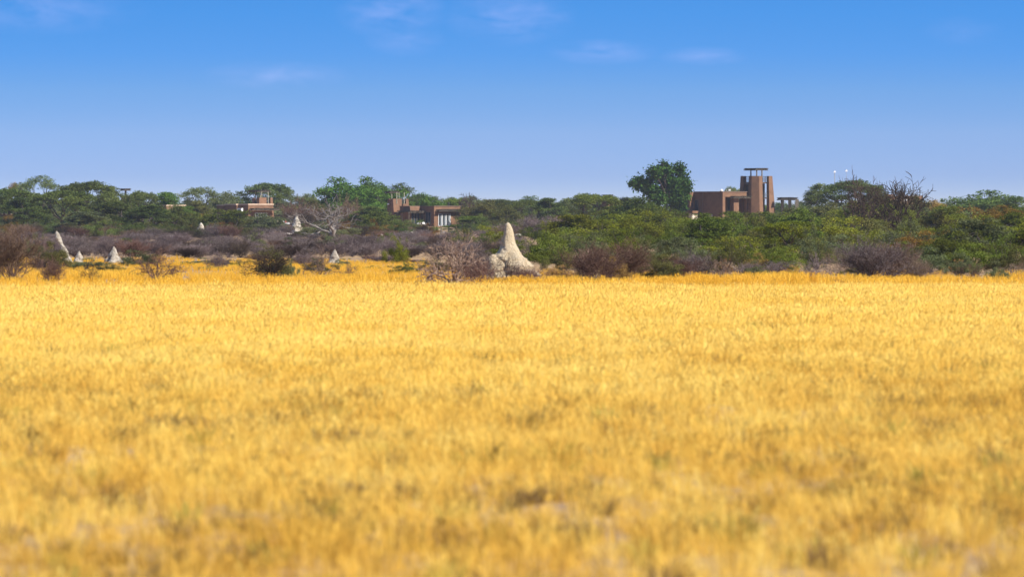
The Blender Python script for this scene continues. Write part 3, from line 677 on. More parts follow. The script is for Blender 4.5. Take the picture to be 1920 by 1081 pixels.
class House:
    """plan laid out in two wall directions a (going right and away) and b (going left and away), in photo pixels from a near corner"""
    def __init__(s, px, d, label, name='terrace_house', cat='house'):
        s.px, s.d, s.s = px, d, d/F
        s.root = empty(name, (X(px, d), d, 0)); tag(s.root, label, cat); s.ox = px; s.vo = 0.0
    def at(s, px, v=0.0): s.ox, s.vo = px, v; return s
    def p(s, a, b): return ((s.ox - s.px + a - b)*s.s, s.vo + (a+b)*s.s)
    def rect(s, a0, a1, b0, b1): return [s.p(a0, b0), s.p(a1, b0), s.p(a1, b1), s.p(a0, b1)]
    def z(s, y): return Z(y, s.d)
    def box(s, name, mat, a0, a1, b0, b1, ytop, ybot=None, parent=None):
        m = MB(); m.prism(s.rect(a0, a1, b0, b1), -0.1 if ybot is None else s.z(ybot), s.z(ytop)); return m.build(name, mat, parent or s.root)
    def lit_window(s, a0, a1, b, y0, y1, panes=3, frame='white', glass='glass', fr=0.7, curtain=False, name='window'):
        """window in a wall facing right-front (constant b)"""
        o = MB().prism(s.rect(a0, a1, b-0.3, b+0.5), s.z(y1), s.z(y0)).build('window' if name == 'window' else name, glass, s.root)
        f = MB(); k = fr
        f.prism(s.rect(a0-k, a1+k, b-0.9, b-0.05), s.z(y0), s.z(y0-k)); f.prism(s.rect(a0-k, a1+k, b-1.3, b-0.05), s.z(y1+k*1.2), s.z(y1))
        for i in range(panes+1):
            a = a0 + (a1-a0)*i/panes; f.prism(s.rect(a-k*0.6, a+k*0.6, b-0.9, b-0.32), s.z(y1), s.z(y0))
        f.build('frame', frame, o)
        if curtain:
            c = MB(); wd = (a1-a0)/panes
            for i in range(panes):
                c.prism(s.rect(a0+wd*i+wd*0.62, a0+wd*i+wd*0.85, b-0.5, b-0.31), s.z(y1-0.4), s.z(y0+0.4))
            c.build('curtain', 'curtain', o)
        return o
    def dark_opening(s, a, b0, b1, y0, y1, name='window', posts=0):
        o = MB().prism(s.rect(a-0.25, a+0.5, b0, b1), s.z(y1), s.z(y0)).build(name, 'glass', s.root)
        f = MB(); f.prism(s.rect(a-0.6, a-0.26, b0-0.5, b1+0.5), s.z(y0), s.z(y0-0.6))
        for i in range(posts+2):
            b = b0+(b1-b0)*i/(posts+1); f.prism(s.rect(a-0.6, a-0.26, b-0.35, b+0.35), s.z(y1), s.z(y0))
        f.build('frame', 'pole', o); return o

def wavy_roof(h, a0, a1, b0, b1, y, th, name='shade_roof', parent=None, poles=9, seed=1, mat='thatch', tilt=0.0):
    """layer of rough poles and reed laid across beams"""
    rng = random.Random(seed); m = MB(); zc = h.z(y)
    m.prism(h.rect(a0+1, a1-1, b0+1, b1-1), zc-th*0.35, zc+th*0.25)
    n = max(6, int((a1-a0)/1.6))
    for i in range(n):
        a = a0+(a1-a0)*(i+0.5)/n; e0 = rng.uniform(-0.6, 0.9); e1 = rng.uniform(-0.6, 0.9); dz = rng.uniform(-0.06, 0.06)
        m.prism(h.rect(a-0.5, a+0.5, b0-e0, b1+e1), zc+th*0.25+dz, zc+th*0.25+0.10+dz)
    for b in (b0+2, b1-2): m.prism(h.rect(a0-1.2, a1+1.2, b-0.6, b+0.6), zc-th*0.35-0.16, zc-th*0.36)
    return m.build(name, mat, parent or h.root)

def railing(h, pts, y0, y1, parent, n=5):
    m = MB(); (a0, b0), (a1, b1) = pts; da = 0.25
    for k in (0.0, 0.33, 0.66, 1.0):
        z = h.z(y0)*(1-k)+h.z(y1)*k
        P0 = h.p(a0, b0); P1 = h.p(a1, b1); dx, dy = P1[0]-P0[0], P1[1]-P0[1]; L = math.hypot(dx, dy); nx, ny = -dy/L*0.025, dx/L*0.025
        m.prism([(P0[0]-nx, P0[1]-ny), (P1[0]-nx, P1[1]-ny), (P1[0]+nx, P1[1]+ny), (P0[0]+nx, P0[1]+ny)], z-0.035, z+0.035)
    for i in range(n+1):
        t = i/n; P = h.p(a0+(a1-a0)*t, b0+(b1-b0)*t); m.post(P[0], P[1], h.z(y1), h.z(y0)+0.04, 0.03, 5)
    return m.build('railing', 'iron', parent)

# ---- the big tower house
h = House(1355, 950, 'terracotta house with a tall four legged tower and dark wall beside the broadleaf tree', name='tower_house')
h.box('upper_wall', 'adobe', 0, 51, 0, 52, 360, 369)
h.box('side_wall', 'adobe', 0, 5, 0, 52, 369.05)
h.box('inner_wall', 'adobe', 5.02, 51, 22, 52, 369.05)
h.box('side_wing', 'adobe', -8, 30, 52.02, 78, 360.6)
h.box('coping', 'adobe_dark', -0.8, 51.8, -0.8, 51.9, 358.7, 359.95)
h.box('coping', 'adobe_dark', -8.8, 30.8, 52.6, 78.8, 359.4, 360.55)
h.box('pillar', 'adobe', 22, 32, 0.3, 7, 369.1)
h.box('pillar', 'adobe', 46, 51, 0.3, 4, 369.1)
h.box('drainpipe', 'adobe_dark', -0.6, -0.05, 35.5, 36.3, 360.2)
h.box('porch_wall', 'adobe', 51.02, 62, -2, 12, 371)
wavy_roof(h, 14, 62, -8, -0.2, 369.3, 0.16, seed=2)
o = h.lit_window(-5.6, -2.6, 52.0, 379.5, 387.5, 1, 'adobe_dark')
h.dark_opening(-8, 56, 70, 373, 394.5, 'glazed_door', 2)
h.dark_opening(0, 44, 50, 375, 395, 'door', 0)
h.lit_window(9, 20, 22, 372, 394, 2, 'pole', name='glazed_door'); h.lit_window(32, 46, 22, 372, 394, 2, 'pole', name='glazed_door')
t = h.box('terrace', 'adobe_dark', -20, -8.1, 36, 82, 397, 399.5)
h.box('parapet', 'adobe', -20.6, -19.5, 35.5, 82, 395.2, 399.5); h.box('parapet', 'adobe', -19.4, -8.1, 35.5, 36.5, 395.2, 399.5)
m = MB(); m.prism(h.rect(-19, -13, 38, 44), -0.1, h.z(400)); m.build('terrace_pier', 'rock', h.root)
m = MB(); m.prism(h.rect(-13, -9, 36.8, 40), -0.1, h.z(401)); m.build('terrace_pier', 'rock', h.root)
h.box('terrace_pier', 'rock', -3, -0.3, 18, 22, 402)
h.at(1420, 3.0)
tw = h.box('tower', 'interior', 9, 26, 9, 27, 343.5)  # core coloured dark so the gaps between pylons look shaded
def pylon(bot, top, yt): 
    return MB().prism([h.p(*q) for q in bot], -0.1, h.z(yt), [h.p(*q) for q in top]).build('pylon', 'adobe', tw)
pylon([(-3, 14), (-3, 7.5), (3.5, -3), (11, -3), (11, 6), (6, 14)], [(0, 14), (0, 9), (5, 0), (11, 0), (11, 6), (6, 14)], 329.5)
pylon([(-1, 23.5), (7, 23.5), (7, 34), (-1, 34)], [(0, 24), (6, 24), (6, 29), (0, 29)], 329.5)
pylon([(24, -2), (38, -2), (38, 4), (24, 4)], [(24, 0), (31, 0), (31, 4), (24, 4)], 329.5)
pylon([(24, 24), (36, 24), (36, 36), (24, 36)], [(24, 24), (31, 24), (31, 31), (24, 31)], 329.6)
for yt in (341.6, 370.6):
    h.box('floor_slab', 'adobe', 4.2, 29, 4.2, 28.5, yt, yt+1.7, tw)
railing(h, [(0.8, 14.2), (0.8, 23.8)], 330.5, 341.2, tw); railing(h, [(11.2, 1), (23.8, 1)], 330.5, 341.2, tw)
railing(h, [(11.2, 1), (23.8, 1)], 362, 370.4, tw); railing(h, [(30, 4), (30, 24)], 330.5, 341.2, tw)
cn = wavy_roof(h, 3.5, 27, 3.5, 27, 316.6, 0.15, 'canopy', tw, seed=4)
m = MB()
for a, b in ((5, 15), (8, 7.2), (17, 6), (22, 20)): P = h.p(a, b); m.post(P[0], P[1], h.z(343), h.z(317.2), 0.13)
m.build('canopy_post', 'pole', tw)

# roof fittings stand on the roof: things of their own
def dish(px, y, rpx, d, label):
    r = rpx*d/F; V = []; Fc = []; n, k = 20, 6
    for i in range(k+1):
        rr = r*i/k; zz = 0.28*rr*rr/r
        for j in range(n): a = 2*math.pi*j/n; V.append((rr*math.cos(a), zz - 0.28*r*0.3, rr*math.sin(a)*0.95))
    for i in range(k):
        for j in range(n): q = (j+1) % n; Fc.append((i*n+j, i*n+q, (i+1)*n+q, (i+1)*n+j))
    root = empty('satellite_dish', (X(px, d), d, Z(y, d))); tag(root, label, 'satellite dish')
    me = bpy.data.meshes.new('bowl'); me.from_pydata(V, [], Fc); me.materials.append(M['white'])
    for p in me.polygons: p.use_smooth = True
    o = obj('bowl', me, root); o.rotation_euler = (R(18), 0, R(15)); sm = o.modifiers.new('thickness', 'SOLIDIFY'); sm.thickness = 0.03
    MB().post(0, 0.12, -r*0.95-0.25, 0, 0.04).build('mast', 'iron', root)
    MB().post(0, -r*0.7, -0.12, 0.05, 0.05).build('receiver', 'white', root)
dish(1353, 357.5, 3.0, 953.5, 'white satellite dish on the flat roof of the tower house')
def tank(px, y, w, hp, d, label, name='water_heater', cat='roof unit'):
    root = empty(name, (X(px, d), d, Z(y+hp, d))); tag(root, label, cat); s = d/F; W, Hh = w*s, hp*s
    MB().prism([(-W/2, -0.25), (W/2, -0.25), (W/2, 0.25), (-W/2, 0.25)], 0.12, Hh).build('housing', 'white', root)
    l = MB(); [l.post(x, y_, 0, 0.125, 0.035, 5) for x in (-W/2+.06, W/2-.06) for y_ in (-.18, .18)]; l.build('leg', 'iron', root)
    MB().post(W/2-0.1, 0, Hh, Hh+0.15, 0.05).build('vent', 'iron', root)
tank(1368, 354.6, 4.2, 4.4, 954.2, 'white boxy unit on the flat roof right of the satellite dish')
tank(1362.5, 356, 1.6, 3.0, 954.6, 'narrow dark and white unit between the dish and the boxy unit')

# ---- shade pergola right of the tower
g = House(1466, 955, 'dark flat shade pergola on stout posts right of the big tower', name='shade_pergola', cat='pergola')
wavy_roof(g, -4, 30, -2, 6, 372.2, 0.34, 'roof', seed=9, mat='darkthatch')
for i, px in enumerate((1467, 1481, 1494.5)):
    x = (px-1466)*g.s; MB().prism([(x-0.27, 0.2), (x+0.27, 0.2), (x+0.27, 0.7), (x-0.27, 0.7)], -0.1, g.z(373)).build('post', 'darkthatch' if i < 2 else 'pole', g.root)

# ---- middle house
h = House(814, 930, 'terracotta house with white framed windows, porch and small roof tower behind the tall mound')
zf = 424
def blk(name, a0, a1, b0, b1, yt, mat='adobe', yb=zf): return h.box(name, mat, a0, a1, b0, b1, yt, yb)
blk('wall', 0, 49, 0, 26, 386.8); blk('rear_wall', -19, 30, 26.02, 46, 387.0)
blk('coping', -0.7, 49.8, -0.7, 25.9, 385.8, 'adobe_dark', 386.75); blk('coping', -19.7, 30, 26.6, 46.5, 386.0, 'adobe_dark', 386.95)
h.lit_window(7.5, 29.5, 0, 401.6, 422.5, 3, 'white', 'glass', 0.6, True)
h.dark_opening(0, 6, 16, 398, 420, 'glazed_door', 1); h.dark_opening(0, 19, 24, 398, 420, 'glazed_door', 0)
wavy_roof(h, 3, 50, -9, -0.2, 394.0, 0.12, 'eave', seed=3)
h.lit_window(-17.5, -2, 26.02, 399, 421, 3, 'pole', name='glazed_door')
wavy_roof(h, -30, -1, 15, 40, 396.6, 0.13, 'porch_roof', seed=5)
m = h.box('deck', 'deckwood', -26, 40, -4, 30, 424.05, 426.2)
for a, b in ((-25, 5), (-25, 27), (-5, -3), (10, -3), (24, -3), (38, -3)):
    P = h.p(a, b); MB().post(P[0], P[1], -0.1, h.z(426.3), 0.13).build('stilt', 'palepost', m)
pr = None
for a, b in ((-29, 39), (-29, 31), (-29, 18), (-3, 18)):
    P = h.p(a, b); MB().post(P[0], P[1], -0.1 if a < -26 else h.z(424), h.z(397.3), 0.06).build('porch_post', 'pole', h.root)
h.at(736, 3.2)
tw = h.box('tower', 'adobe', 1, 29, 1, 12, 381.6)
def pyl(bot, top, yt=372.4, yb=None):
    return MB().prism([h.p(*q) for q in bot], -0.1 if yb is None else h.z(yb), h.z(yt), [h.p(*q) for q in top]).build('pylon', 'adobe', tw)
pyl([(2, -2.5), (17, -2.5), (17, 3), (2, 6)], [(0, 0), (16, 0), (16, 3), (0, 5)])
pyl([(24, -2), (34, -2), (34, 4), (24, 4)], [(24, 0), (28.5, 0), (28.5, 4), (24, 4)])
pyl([(0, 6), (4, 6), (4, 14), (0, 14)], [(0, 6.5), (4, 6.5), (4, 10), (0, 10)])
pyl([(24, 12.1), (32, 12.1), (32, 18), (24, 18)], [(24, 12.1), (28, 12.1), (28, 16), (24, 16)])
MB().prism(h.rect(17.02, 23.98, -1.2, 0.9), -0.1, h.z(381.9)).build('tower_wall', 'adobe', tw)
railing(h, [(16.2, 0.6), (23.8, 0.6)], 374, 381.4, tw, 4); railing(h, [(16.2, 9), (23.8, 9)], 374, 381.4, tw, 4)
MB().prism(h.rect(18.6, 22.4, -1.5, -1.21), h.z(393.5), h.z(388.2)).build('tower_window', 'glass', tw)
MB().prism(h.rect(-1.4, -0.2, 6.8, 9.4), h.z(383.6), h.z(381.2)).build('white_bracket', 'white', tw)  # plain white bracket on the tower, not a lamp
wavy_roof(h, 1, 18, 6, 17, 359.6, 0.12, 'canopy', tw, seed=6)
m = MB()
for px, v in ((733.5, 1.2), (743, 0.3), (747, 1.6), (757, 1.0)): m.post((px-814)*h.s, 3.4+v, h.z(382), h.z(360.2), 0.07)
m.build('canopy_post', 'palepost', tw)
h.at(814, 0)
ch = empty('chimney_pipe', (X(841, 933), 933, Z(386, 933))); tag(ch, 'short black chimney pipe on the roof of the middle house', 'chimney')
MB().post(0, 0, -0.1, 0.42, 0.10, 9).build('pipe', 'iron', ch); MB().post(0, 0, 0.40, 0.56, 0.17, 9).build('cowl', 'iron', ch)

# ---- leftmost terrace house
h = House(465.5, 930, 'leftmost complete terracotta house, low with a pale roof edge and squat tower')
h.box('wall', 'adobe', 0, 45, 2.5, 19, 384); h.box('upper_wall', 'adobe', 0, 45, 0, 2.45, 384, 391.5); h.box('corner_pillar', 'adobe', 0, 4, 0, 2.45, 391.55)
h.box('side_wing', 'adobe', -3.5, 30, 19.02, 43, 384.2); h.box('low_wing', 'adobe', -4, 16, 43.02, 58, 385.4)
h.box('coping', 'adobe_pale', -0.6, 45.6, -0.6, 18.6, 381.9, 383.95); h.box('coping', 'adobe_pale', -4.1, 30, 19.6, 42.6, 382.1, 384.15)
h.box('coping', 'adobe_pale', -4.6, 16, 43.6, 58.5, 383.6, 385.35)
wavy_roof(h, 2, 49, -8.5, -0.2, 392.0, 0.12, 'eave', seed=7)
h.lit_window(15, 35, 2.5, 399.2, 408, 4, 'white', 'glass', 0.6, True)
ac = empty('cooling_unit', (X(455, 928.5), 928.5, Z(400, 928.5))); tag(ac, 'white boxy cooling unit on the dark side wall of the leftmost house', 'air conditioner')
c = math.sqrt(0.5)
def rq(u0, u1, v0, v1): return [(-u*c + v*-c*1.0, u*c - v*c) for u, v in ((u0, v0), (u1, v0), (u1, v1), (u0, v1))]
MB().prism(rq(-0.1, 1.0, 0.0, 0.35), 0, 0.85).build('housing', 'white', ac); MB().post(-0.55, 0.05, 0.2, 0.65, 0.2, 10).build('fan_grille', 'iron', ac)
h.box('wall_bracket', 'iron', -1.6, -0.05, 6, 17, 400.2, 400.8)
h.at(485, 2.6)
tw = h.box('tower', 'adobe', 1.2, 24, 1.2, 12, 381.0)
for bot, top in (([(0, 0), (13, 0), (13, 4), (0, 5)],)*2, ([(0, 10), (4.5, 10), (4.5, 17), (0, 17)], [(0, 10), (3, 10), (3, 14), (0, 14)]),
                 ([(20, -1), (28, -1), (28, 3), (20, 3)], [(20, 0), (24, 0), (24, 3), (20, 3)]), ([(20, 12), (26, 12), (26, 16), (20, 16)], [(20, 12), (23, 12), (23, 15), (20, 15)])):
    MB().prism([h.p(*q) for q in bot], -0.1, h.z(370.2), [h.p(*q) for q in top]).build('pylon', 'adobe', tw)
railing(h, [(0.8, 5.2), (0.8, 9.8)], 371.5, 380.6, tw, 3); railing(h, [(13.2, 0.8), (19.8, 0.8)], 371.5, 380.6, tw, 3)
MB().prism(h.rect(6, 14, 9, 11.9), h.z(381), h.z(372)).build('inner_wall', 'interior', tw)
wavy_roof(h, -1, 21, 0, 22, 357.6, 0.16, 'canopy', tw, seed=8)
m = MB()
for px, v in ((476.5, 1.3), (486, 0.9), (489, 0.2), (501, 0.9)): m.post((px-465.5)*h.s, 2.9+v, h.z(381.5), h.z(358.6), 0.07)
m.build('canopy_post', 'palepost', tw); h.at(465.5, 0)

# ---- houses mostly hidden by trees
h = House(20, 915, 'terracotta wall and red deck of a house half hidden at the left edge')
h.box('wall', 'adobe', 0, 3, 0, 17, 402); h.box('deck', 'deckwood', -4, 10, -8, 24, 427, 429.5)
h.lit_window(0.6, 2.4, 0, 408, 420, 1, 'adobe_dark'); h.box('coping', 'adobe_pale', -0.6, 3.6, -0.6, 17.5, 401, 401.95)
for a, b in ((-3, -7), (-3, 8), (-3, 22), (8, -7)): P = h.p(a, b); MB().post(P[0], P[1], -0.1, h.z(429.6), 0.12).build('stilt', 'palepost', h.root)
h = House(312, 940, 'hidden house showing only a pale roof edge and lone pole canopy above left trees')
h.box('wall', 'adobe', 0, 34, 0, 12, 386); h.box('coping', 'adobe_pale', -0.6, 34.6, -0.6, 12.6, 384, 385.95); h.lit_window(8, 22, 0, 396, 412, 3, 'white')
h.at(233, 2); tw = h.box('tower', 'adobe', 0, 9, 0, 8, 366.5); wavy_roof(h, -1, 10, -1, 10, 355, 0.14, 'canopy', tw, seed=12)
m = MB(); m.post(*h.p(4.5, 4), h.z(367), h.z(355.6), 0.2); m.build('canopy_post', 'iron', tw)
h = House(1140, 1000, 'hidden tower showing only a small dark canopy above the trees left of the broadleaf tree', name='far_tower', cat='tower')
h.box('wall', 'adobe', -2, 10, -2, 10, 378); cn = wavy_roof(h, -6, 6, -5, 6, 366.5, 0.14, 'canopy', seed=13)
m = MB(); m.post((1143-1140)*h.s, 0.3, h.z(378.5), h.z(367), 0.16); m.post((1134-1140)*h.s, 0.5, h.z(378.5), h.z(367), 0.12); m.build('canopy_post', 'iron', h.root)
h = House(1664, 960, 'terracotta house seen through the black dead trees on the right skyline')
h.box('wall', 'adobe', 0, 71, 0, 9, 368); h.box('upper_block', 'adobe', 2, 14, 1, 8, 364, 368.02); h.box('coping', 'adobe_dark', -0.6, 71.6, -0.6, 1.4, 366.8, 367.95)
h.lit_window(14, 20, 0, 373, 376.5, 1, 'white', 'white', 0.5); h.lit_window(33, 38, 0, 373, 376.5, 1, 'white', 'white', 0.5)
h = None

# ---- wooden platform with lounger, deck furniture, lamps
def platform():
    d = 800; r = empty('wooden_platform', (X(540, d), d, 0)); tag(r, 'raised wooden platform on posts between two termite mounds', 'deck')
    s = d/F; zt = Z(422.6, d); MB().prism([(-19*s, -1), (17*s, -1), (17*s, 1.2), (-19*s, 1.2)], zt-0.16, zt).build('deck', 'deckwood', r)
    for px in (-17, -8, 3, 12):
        for y in (-0.9, 1.05): MB().post(px*s, y, -0.1, zt-0.17, 0.07).build('post', 'palepost', r)
    m = MB()
    for px in range(-18, -2, 5): m.post(px*s, 1.1, zt, zt+0.75, 0.03)
    m.prism([(-18*s, 1.07), (-3*s, 1.07), (-3*s, 1.13), (-18*s, 1.13)], zt+0.70, zt+0.76); m.build('railing', 'iron', r)
    L = empty('sun_lounger', (X(538, d), d-0.2, zt)); tag(L, 'white cushioned lounger with a red towel on the wooden platform', 'lounger')
    MB().prism([(-0.35, -0.35), (0.4, -0.35), (0.4, 0.35), (-0.35, 0.35)], 0.22, 0.42).build('mattress', 'white', L)
    MB().prism([(-0.42, -0.32), (-0.28, -0.32), (-0.28, 0.32), (-0.42, 0.32)], 0.40, 0.72, [(-0.62, -0.32), (-0.5, -0.32), (-0.5, 0.32), (-0.62, 0.32)]).build('backrest', 'white', L)
    for x, y in ((-0.3, -0.3), (0.35, -0.3), (-0.3, 0.3), (0.35, 0.3)): MB().post(x, y, 0, 0.22, 0.03, 5).build('leg', 'iron', L)
    tw = MB().prism([(-0.28, -0.15), (0.0, -0.15), (0.0, 0.15), (-0.28, 0.15)], 0.425, 0.80, [(-0.20, -0.1), (-0.12, -0.1), (-0.12, 0.1), (-0.20, 0.1)]).build('towel', 'red', None, (X(538, d), d-0.2, zt))
    tag(tw, 'rumpled red towel heaped on the white lounger', 'towel')
platform()
def patio_chair(px, d, label, rz):
    zt = Z(424.0, 930); c = empty('patio_chair', (X(px, d), d, zt)); c.scale = (0.8, 0.8, 0.75); c.rotation_euler[2] = rz; tag(c, label, 'chair', None)
    MB().prism([(-0.3, -0.3), (0.3, -0.3), (0.3, 0.3), (-0.3, 0.3)], 0.34, 0.48).build('seat', 'white', c)
    MB().prism([(-0.3, 0.22), (0.3, 0.22), (0.3, 0.3), (-0.3, 0.3)], 0.49, 0.9, [(-0.28, 0.34), (0.28, 0.34), (0.28, 0.42), (-0.28, 0.42)]).build('backrest', 'white', c)
    for x in (-0.33, 0.31):
        MB().prism([(x, -0.3), (x+0.04, -0.3), (x+0.04, 0.3), (x, 0.3)], 0.60, 0.66).build('armrest', 'white', c)
    for x, y in ((-0.31, -0.27), (0.31, -0.27), (-0.31, 0.27), (0.31, 0.27)): MB().post(x, y, 0, 0.6, 0.03, 5).build('leg', 'white', c)
patio_chair(785.5, 930.3, 'white patio chair, left one of two on the deck of the middle house', -0.5)
patio_chair(795.5, 930.6, 'white patio chair, right one of two on the deck of the middle house', 0.6)
def lamp(px, ytop, d, label, r):
    L = empty('lamp_post', (X(px, d), d, 0)); tag(L, label, 'lamp post')
    zt = Z(ytop, d); k = 0.72; MB().post(0, 0, -0.1, zt, r, 6).build('pole', 'palepost', L)
    MB().prism([(-0.30*k, -0.25*k), (0.30*k, -0.25*k), (0.30*k, 0.25*k), (-0.30*k, 0.25*k)], zt, zt+0.22, [(-0.16, -0.14), (0.16, -0.14), (0.16, 0.14), (-0.16, 0.14)]).build('lamp_head', 'white', L)
    MB().post(0, 0, zt+0.22, zt+0.36, 0.07, 6).build('finial', 'white', L)
lamp(1565, 323.5, 985, 'taller visible white headed mast above the wide umbrella acacia', 0.05)
lamp(1587, 321.5, 1010, 'white headed mast with hair thin pole, right of the taller visible one', 0.02)

# ------------------------------------------------------------------ ground and grass
def ground():
    xs = [-9000, -1500, -400, -150, -60, 0, 60, 150, 400, 1500, 9000]; ys = [-600, -50, 20, 60, 120, 200, 400, 800, 1500, 4000, 15000]
    V = [(x, y, 0) for y in ys for x in xs]; n = len(xs)
    Fc = [(j*n+i, j*n+i+1, (j+1)*n+i+1, (j+1)*n+i) for j in range(len(ys)-1) for i in range(n-1)]
    me = bpy.data.meshes.new('ground'); me.from_pydata(V, [], Fc); me.materials.append(M['ground'])
    tag(obj('ground', me), kind='structure')
ground()

def tuft(name, seed, n, hmin, hmax, w, lean, mat, base=0.07, heads=0.0):
    rng = np.random.default_rng(seed); V = []; Fc = []; T_ = []
    for i in range(n):
        a = rng.random()*6.283; l = lean*rng.random()**0.7; hh = hmin+(hmax-hmin)*rng.random(); b = base*math.sqrt(rng.random())
        p = np.array([b*math.cos(a), b*math.sin(a), 0]); az = a + rng.normal(0, 0.7); dr = np.array([math.cos(az), math.sin(az), 0])
        f = rng.random()*6.283; wd = np.array([math.cos(f), math.sin(f), 0])*w*(0.6+0.8*rng.random())
        q = p + dr*l*hh*0.35 + np.array([0, 0, hh*0.55]); t = p + dr*l*hh + np.array([0, 0, hh*(1-0.25*l)])
        k = len(V); V += [p-wd/2, p+wd/2, q+wd/2*0.9, q-wd/2*0.9, t + wd*0.1, t - wd*0.1]; tn = rng.random()
        Fc += [(k, k+1, k+2, k+3), (k+3, k+2, k+4, k+5)]; T_ += [tn, tn]
        if rng.random() < heads:
            u = t - np.array([0, 0, 0.12*hh]) - dr*l*hh*0.1; k = len(V)
            V += [u - wd*1.2, u+wd*1.2, t+wd*1.1, t-wd*1.1]; Fc.append((k, k+1, k+2, k+3)); T_.append(min(1, tn+0.3))
    me = fast_mesh(name, V, Fc, T_, M[mat]); return bpy.data.objects.new(name, me)

def stuff(name, label, cat, protos, pts, idx, scl, seed):
    """one object: its vertices carry the tufts"""
    rng = np.random.default_rng(seed); n = len(pts)
    me = bpy.data.meshes.new(name); me.vertices.add(n); me.vertices.foreach_set('co', np.asarray(pts, np.float32).ravel())
    a = me.attributes.new('idx', 'INT', 'POINT'); a.data.foreach_set('value', np.asarray(idx, np.int32))
    a = me.attributes.new('scl', 'FLOAT_VECTOR', 'POINT'); a.data.foreach_set('vector', np.asarray(scl, np.float32).ravel())
    rot = np.zeros((n, 3), np.float32); rot[:, 2] = rng.random(n)*6.283; rot[:, 0] = rng.normal(0, 0.08, n); rot[:, 1] = rng.normal(0, 0.08, n)
    a = me.attributes.new('rot', 'FLOAT_VECTOR', 'POINT'); a.data.foreach_set('vector', rot.ravel())
    cl = bpy.data.collections.new(name+'_kinds')
    for i, p in enumerate(protos): p.name = '%s_%02d' % (name, i); cl.objects.link(p)
    ng = bpy.data.node_groups.new(name, 'GeometryNodeTree')
    ng.interface.new_socket('Geometry', in_out='INPUT', socket_type='NodeSocketGeometry'); ng.interface.new_socket('Geometry', in_out='OUTPUT', socket_type='NodeSocketGeometry')
    N = ng.nodes; L = ng.links; gi = N.new('NodeGroupInput'); go = N.new('NodeGroupOutput')
    ci = N.new('GeometryNodeCollectionInfo'); ci.inputs['Collection'].default_value = cl; ci.inputs['Separate Children'].default_value = True; ci.inputs['Reset Children'].default_value = True
    ip = N.new('GeometryNodeInstanceOnPoints'); ip.inputs['Pick Instance'].default_value = True
    def na(nm, ty):
        q = N.new('GeometryNodeInputNamedAttribute'); q.data_type = ty; q.inputs['Name'].default_value = nm; return q.outputs['Attribute']
    L.new(gi.outputs[0], ip.inputs['Points']); L.new(ci.outputs[0], ip.inputs['Instance'])
    L.new(na('idx', 'INT'), ip.inputs['Instance Index']); L.new(na('scl', 'FLOAT_VECTOR'), ip.inputs['Scale'])
    e2r = N.new('FunctionNodeEulerToRotation'); L.new(na('rot', 'FLOAT_VECTOR'), e2r.inputs[0]); L.new(e2r.outputs[0], ip.inputs['Rotation'])
    L.new(ip.outputs[0], go.inputs[0])
    o = obj(name, me); md = o.modifiers.new('tufts', 'NODES'); md.node_group = ng
    tag(o, label, cat, kind='stuff'); return o

gr = np.random.default_rng(99)
def wedge(n, d0, d1, margin, power=1.0):
    d = d0 + (d1-d0)*gr.random(n*3)**power; half = d*0.09+margin; x = (gr.random(n*3)*2-1)*(d1*0.09+margin)
    k = np.abs(x) < half; return np.stack([x[k], d[k]], 1)[:n]
def nz(P, s, o=0.0): return np.array([mnoise.noise(Vector((x*s+o, y*s*0.35+o, 0.3))) for x, y in P])
prot = [tuft('t', 20+i, 70, 0.09+0.02*(i % 3), 0.26+0.02*(i % 4), 0.0044, 0.35+0.06*(i % 3), 'gold', 0.28, 0.25) for i in range(7)]
prot += [tuft('t', 30+i, 46, 0.10, 0.27+0.03*i, 0.0050, 0.5, 'ochre', 0.13, 0.2) for i in range(3)]
prot += [tuft('t', 5, 60, 0.08, 0.20, 0.010, 0.8, 'browntuft', 0.10), tuft('t', 6, 60, 0.08, 0.20, 0.009, 0.7, 'greentuft', 0.10)]
P = wedge(78000, 30, 178, 6, 0.95)
n1 = nz(P, 0.55); n2 = nz(P, 3.0, 5.0)
near = np.clip((118-P[:, 1])/75, 0, 1); n3 = nz(P, 1.6, 9.0)
n4 = nz(P, 0.16, 3.0)
dens = 1 - near*np.clip(0.46 - 0.35*n1 - 1.2*n2 - 0.2*n4, 0.1, 0.77)
keep = gr.random(len(P)) < dens; P = P[keep]; n1 = n1[keep]; n2 = n2[keep]; n3 = n3[keep]; n4 = n4[keep]; near = near[keep]; N_ = len(P)
idx = gr.integers(0, 7, N_); u = gr.random(N_)
idx = np.where(gr.random(N_) < np.clip(0.85*near - 0.02 - 0.5*n4 + 0.5*n3, 0.02, 0.95), gr.integers(7, 10, N_), idx)
idx = np.where((u < 0.08*near*(1+1.8*n3)+0.004), 10, idx); idx = np.where((u > 0.99 - 0.05*np.clip(n1+0.2, 0, 1)*near), 11, idx)
sc = (0.80 + 0.45*gr.random(N_) + 0.4*n1 + 0.15*n2)*(1.0 - 0.30*near)*1.05; sc = np.clip(sc, 0.35, 2)
S = np.stack([sc*1.15, sc*1.15, sc*(0.9+0.3*gr.random(N_))], 1); S[idx >= 10] *= 1.3
stuff('dry_grass', 'short golden dry grass covering the open field in the foreground', 'grass', prot, np.stack([P[:, 0], P[:, 1], np.zeros(N_)], 1), idx, S, 5)

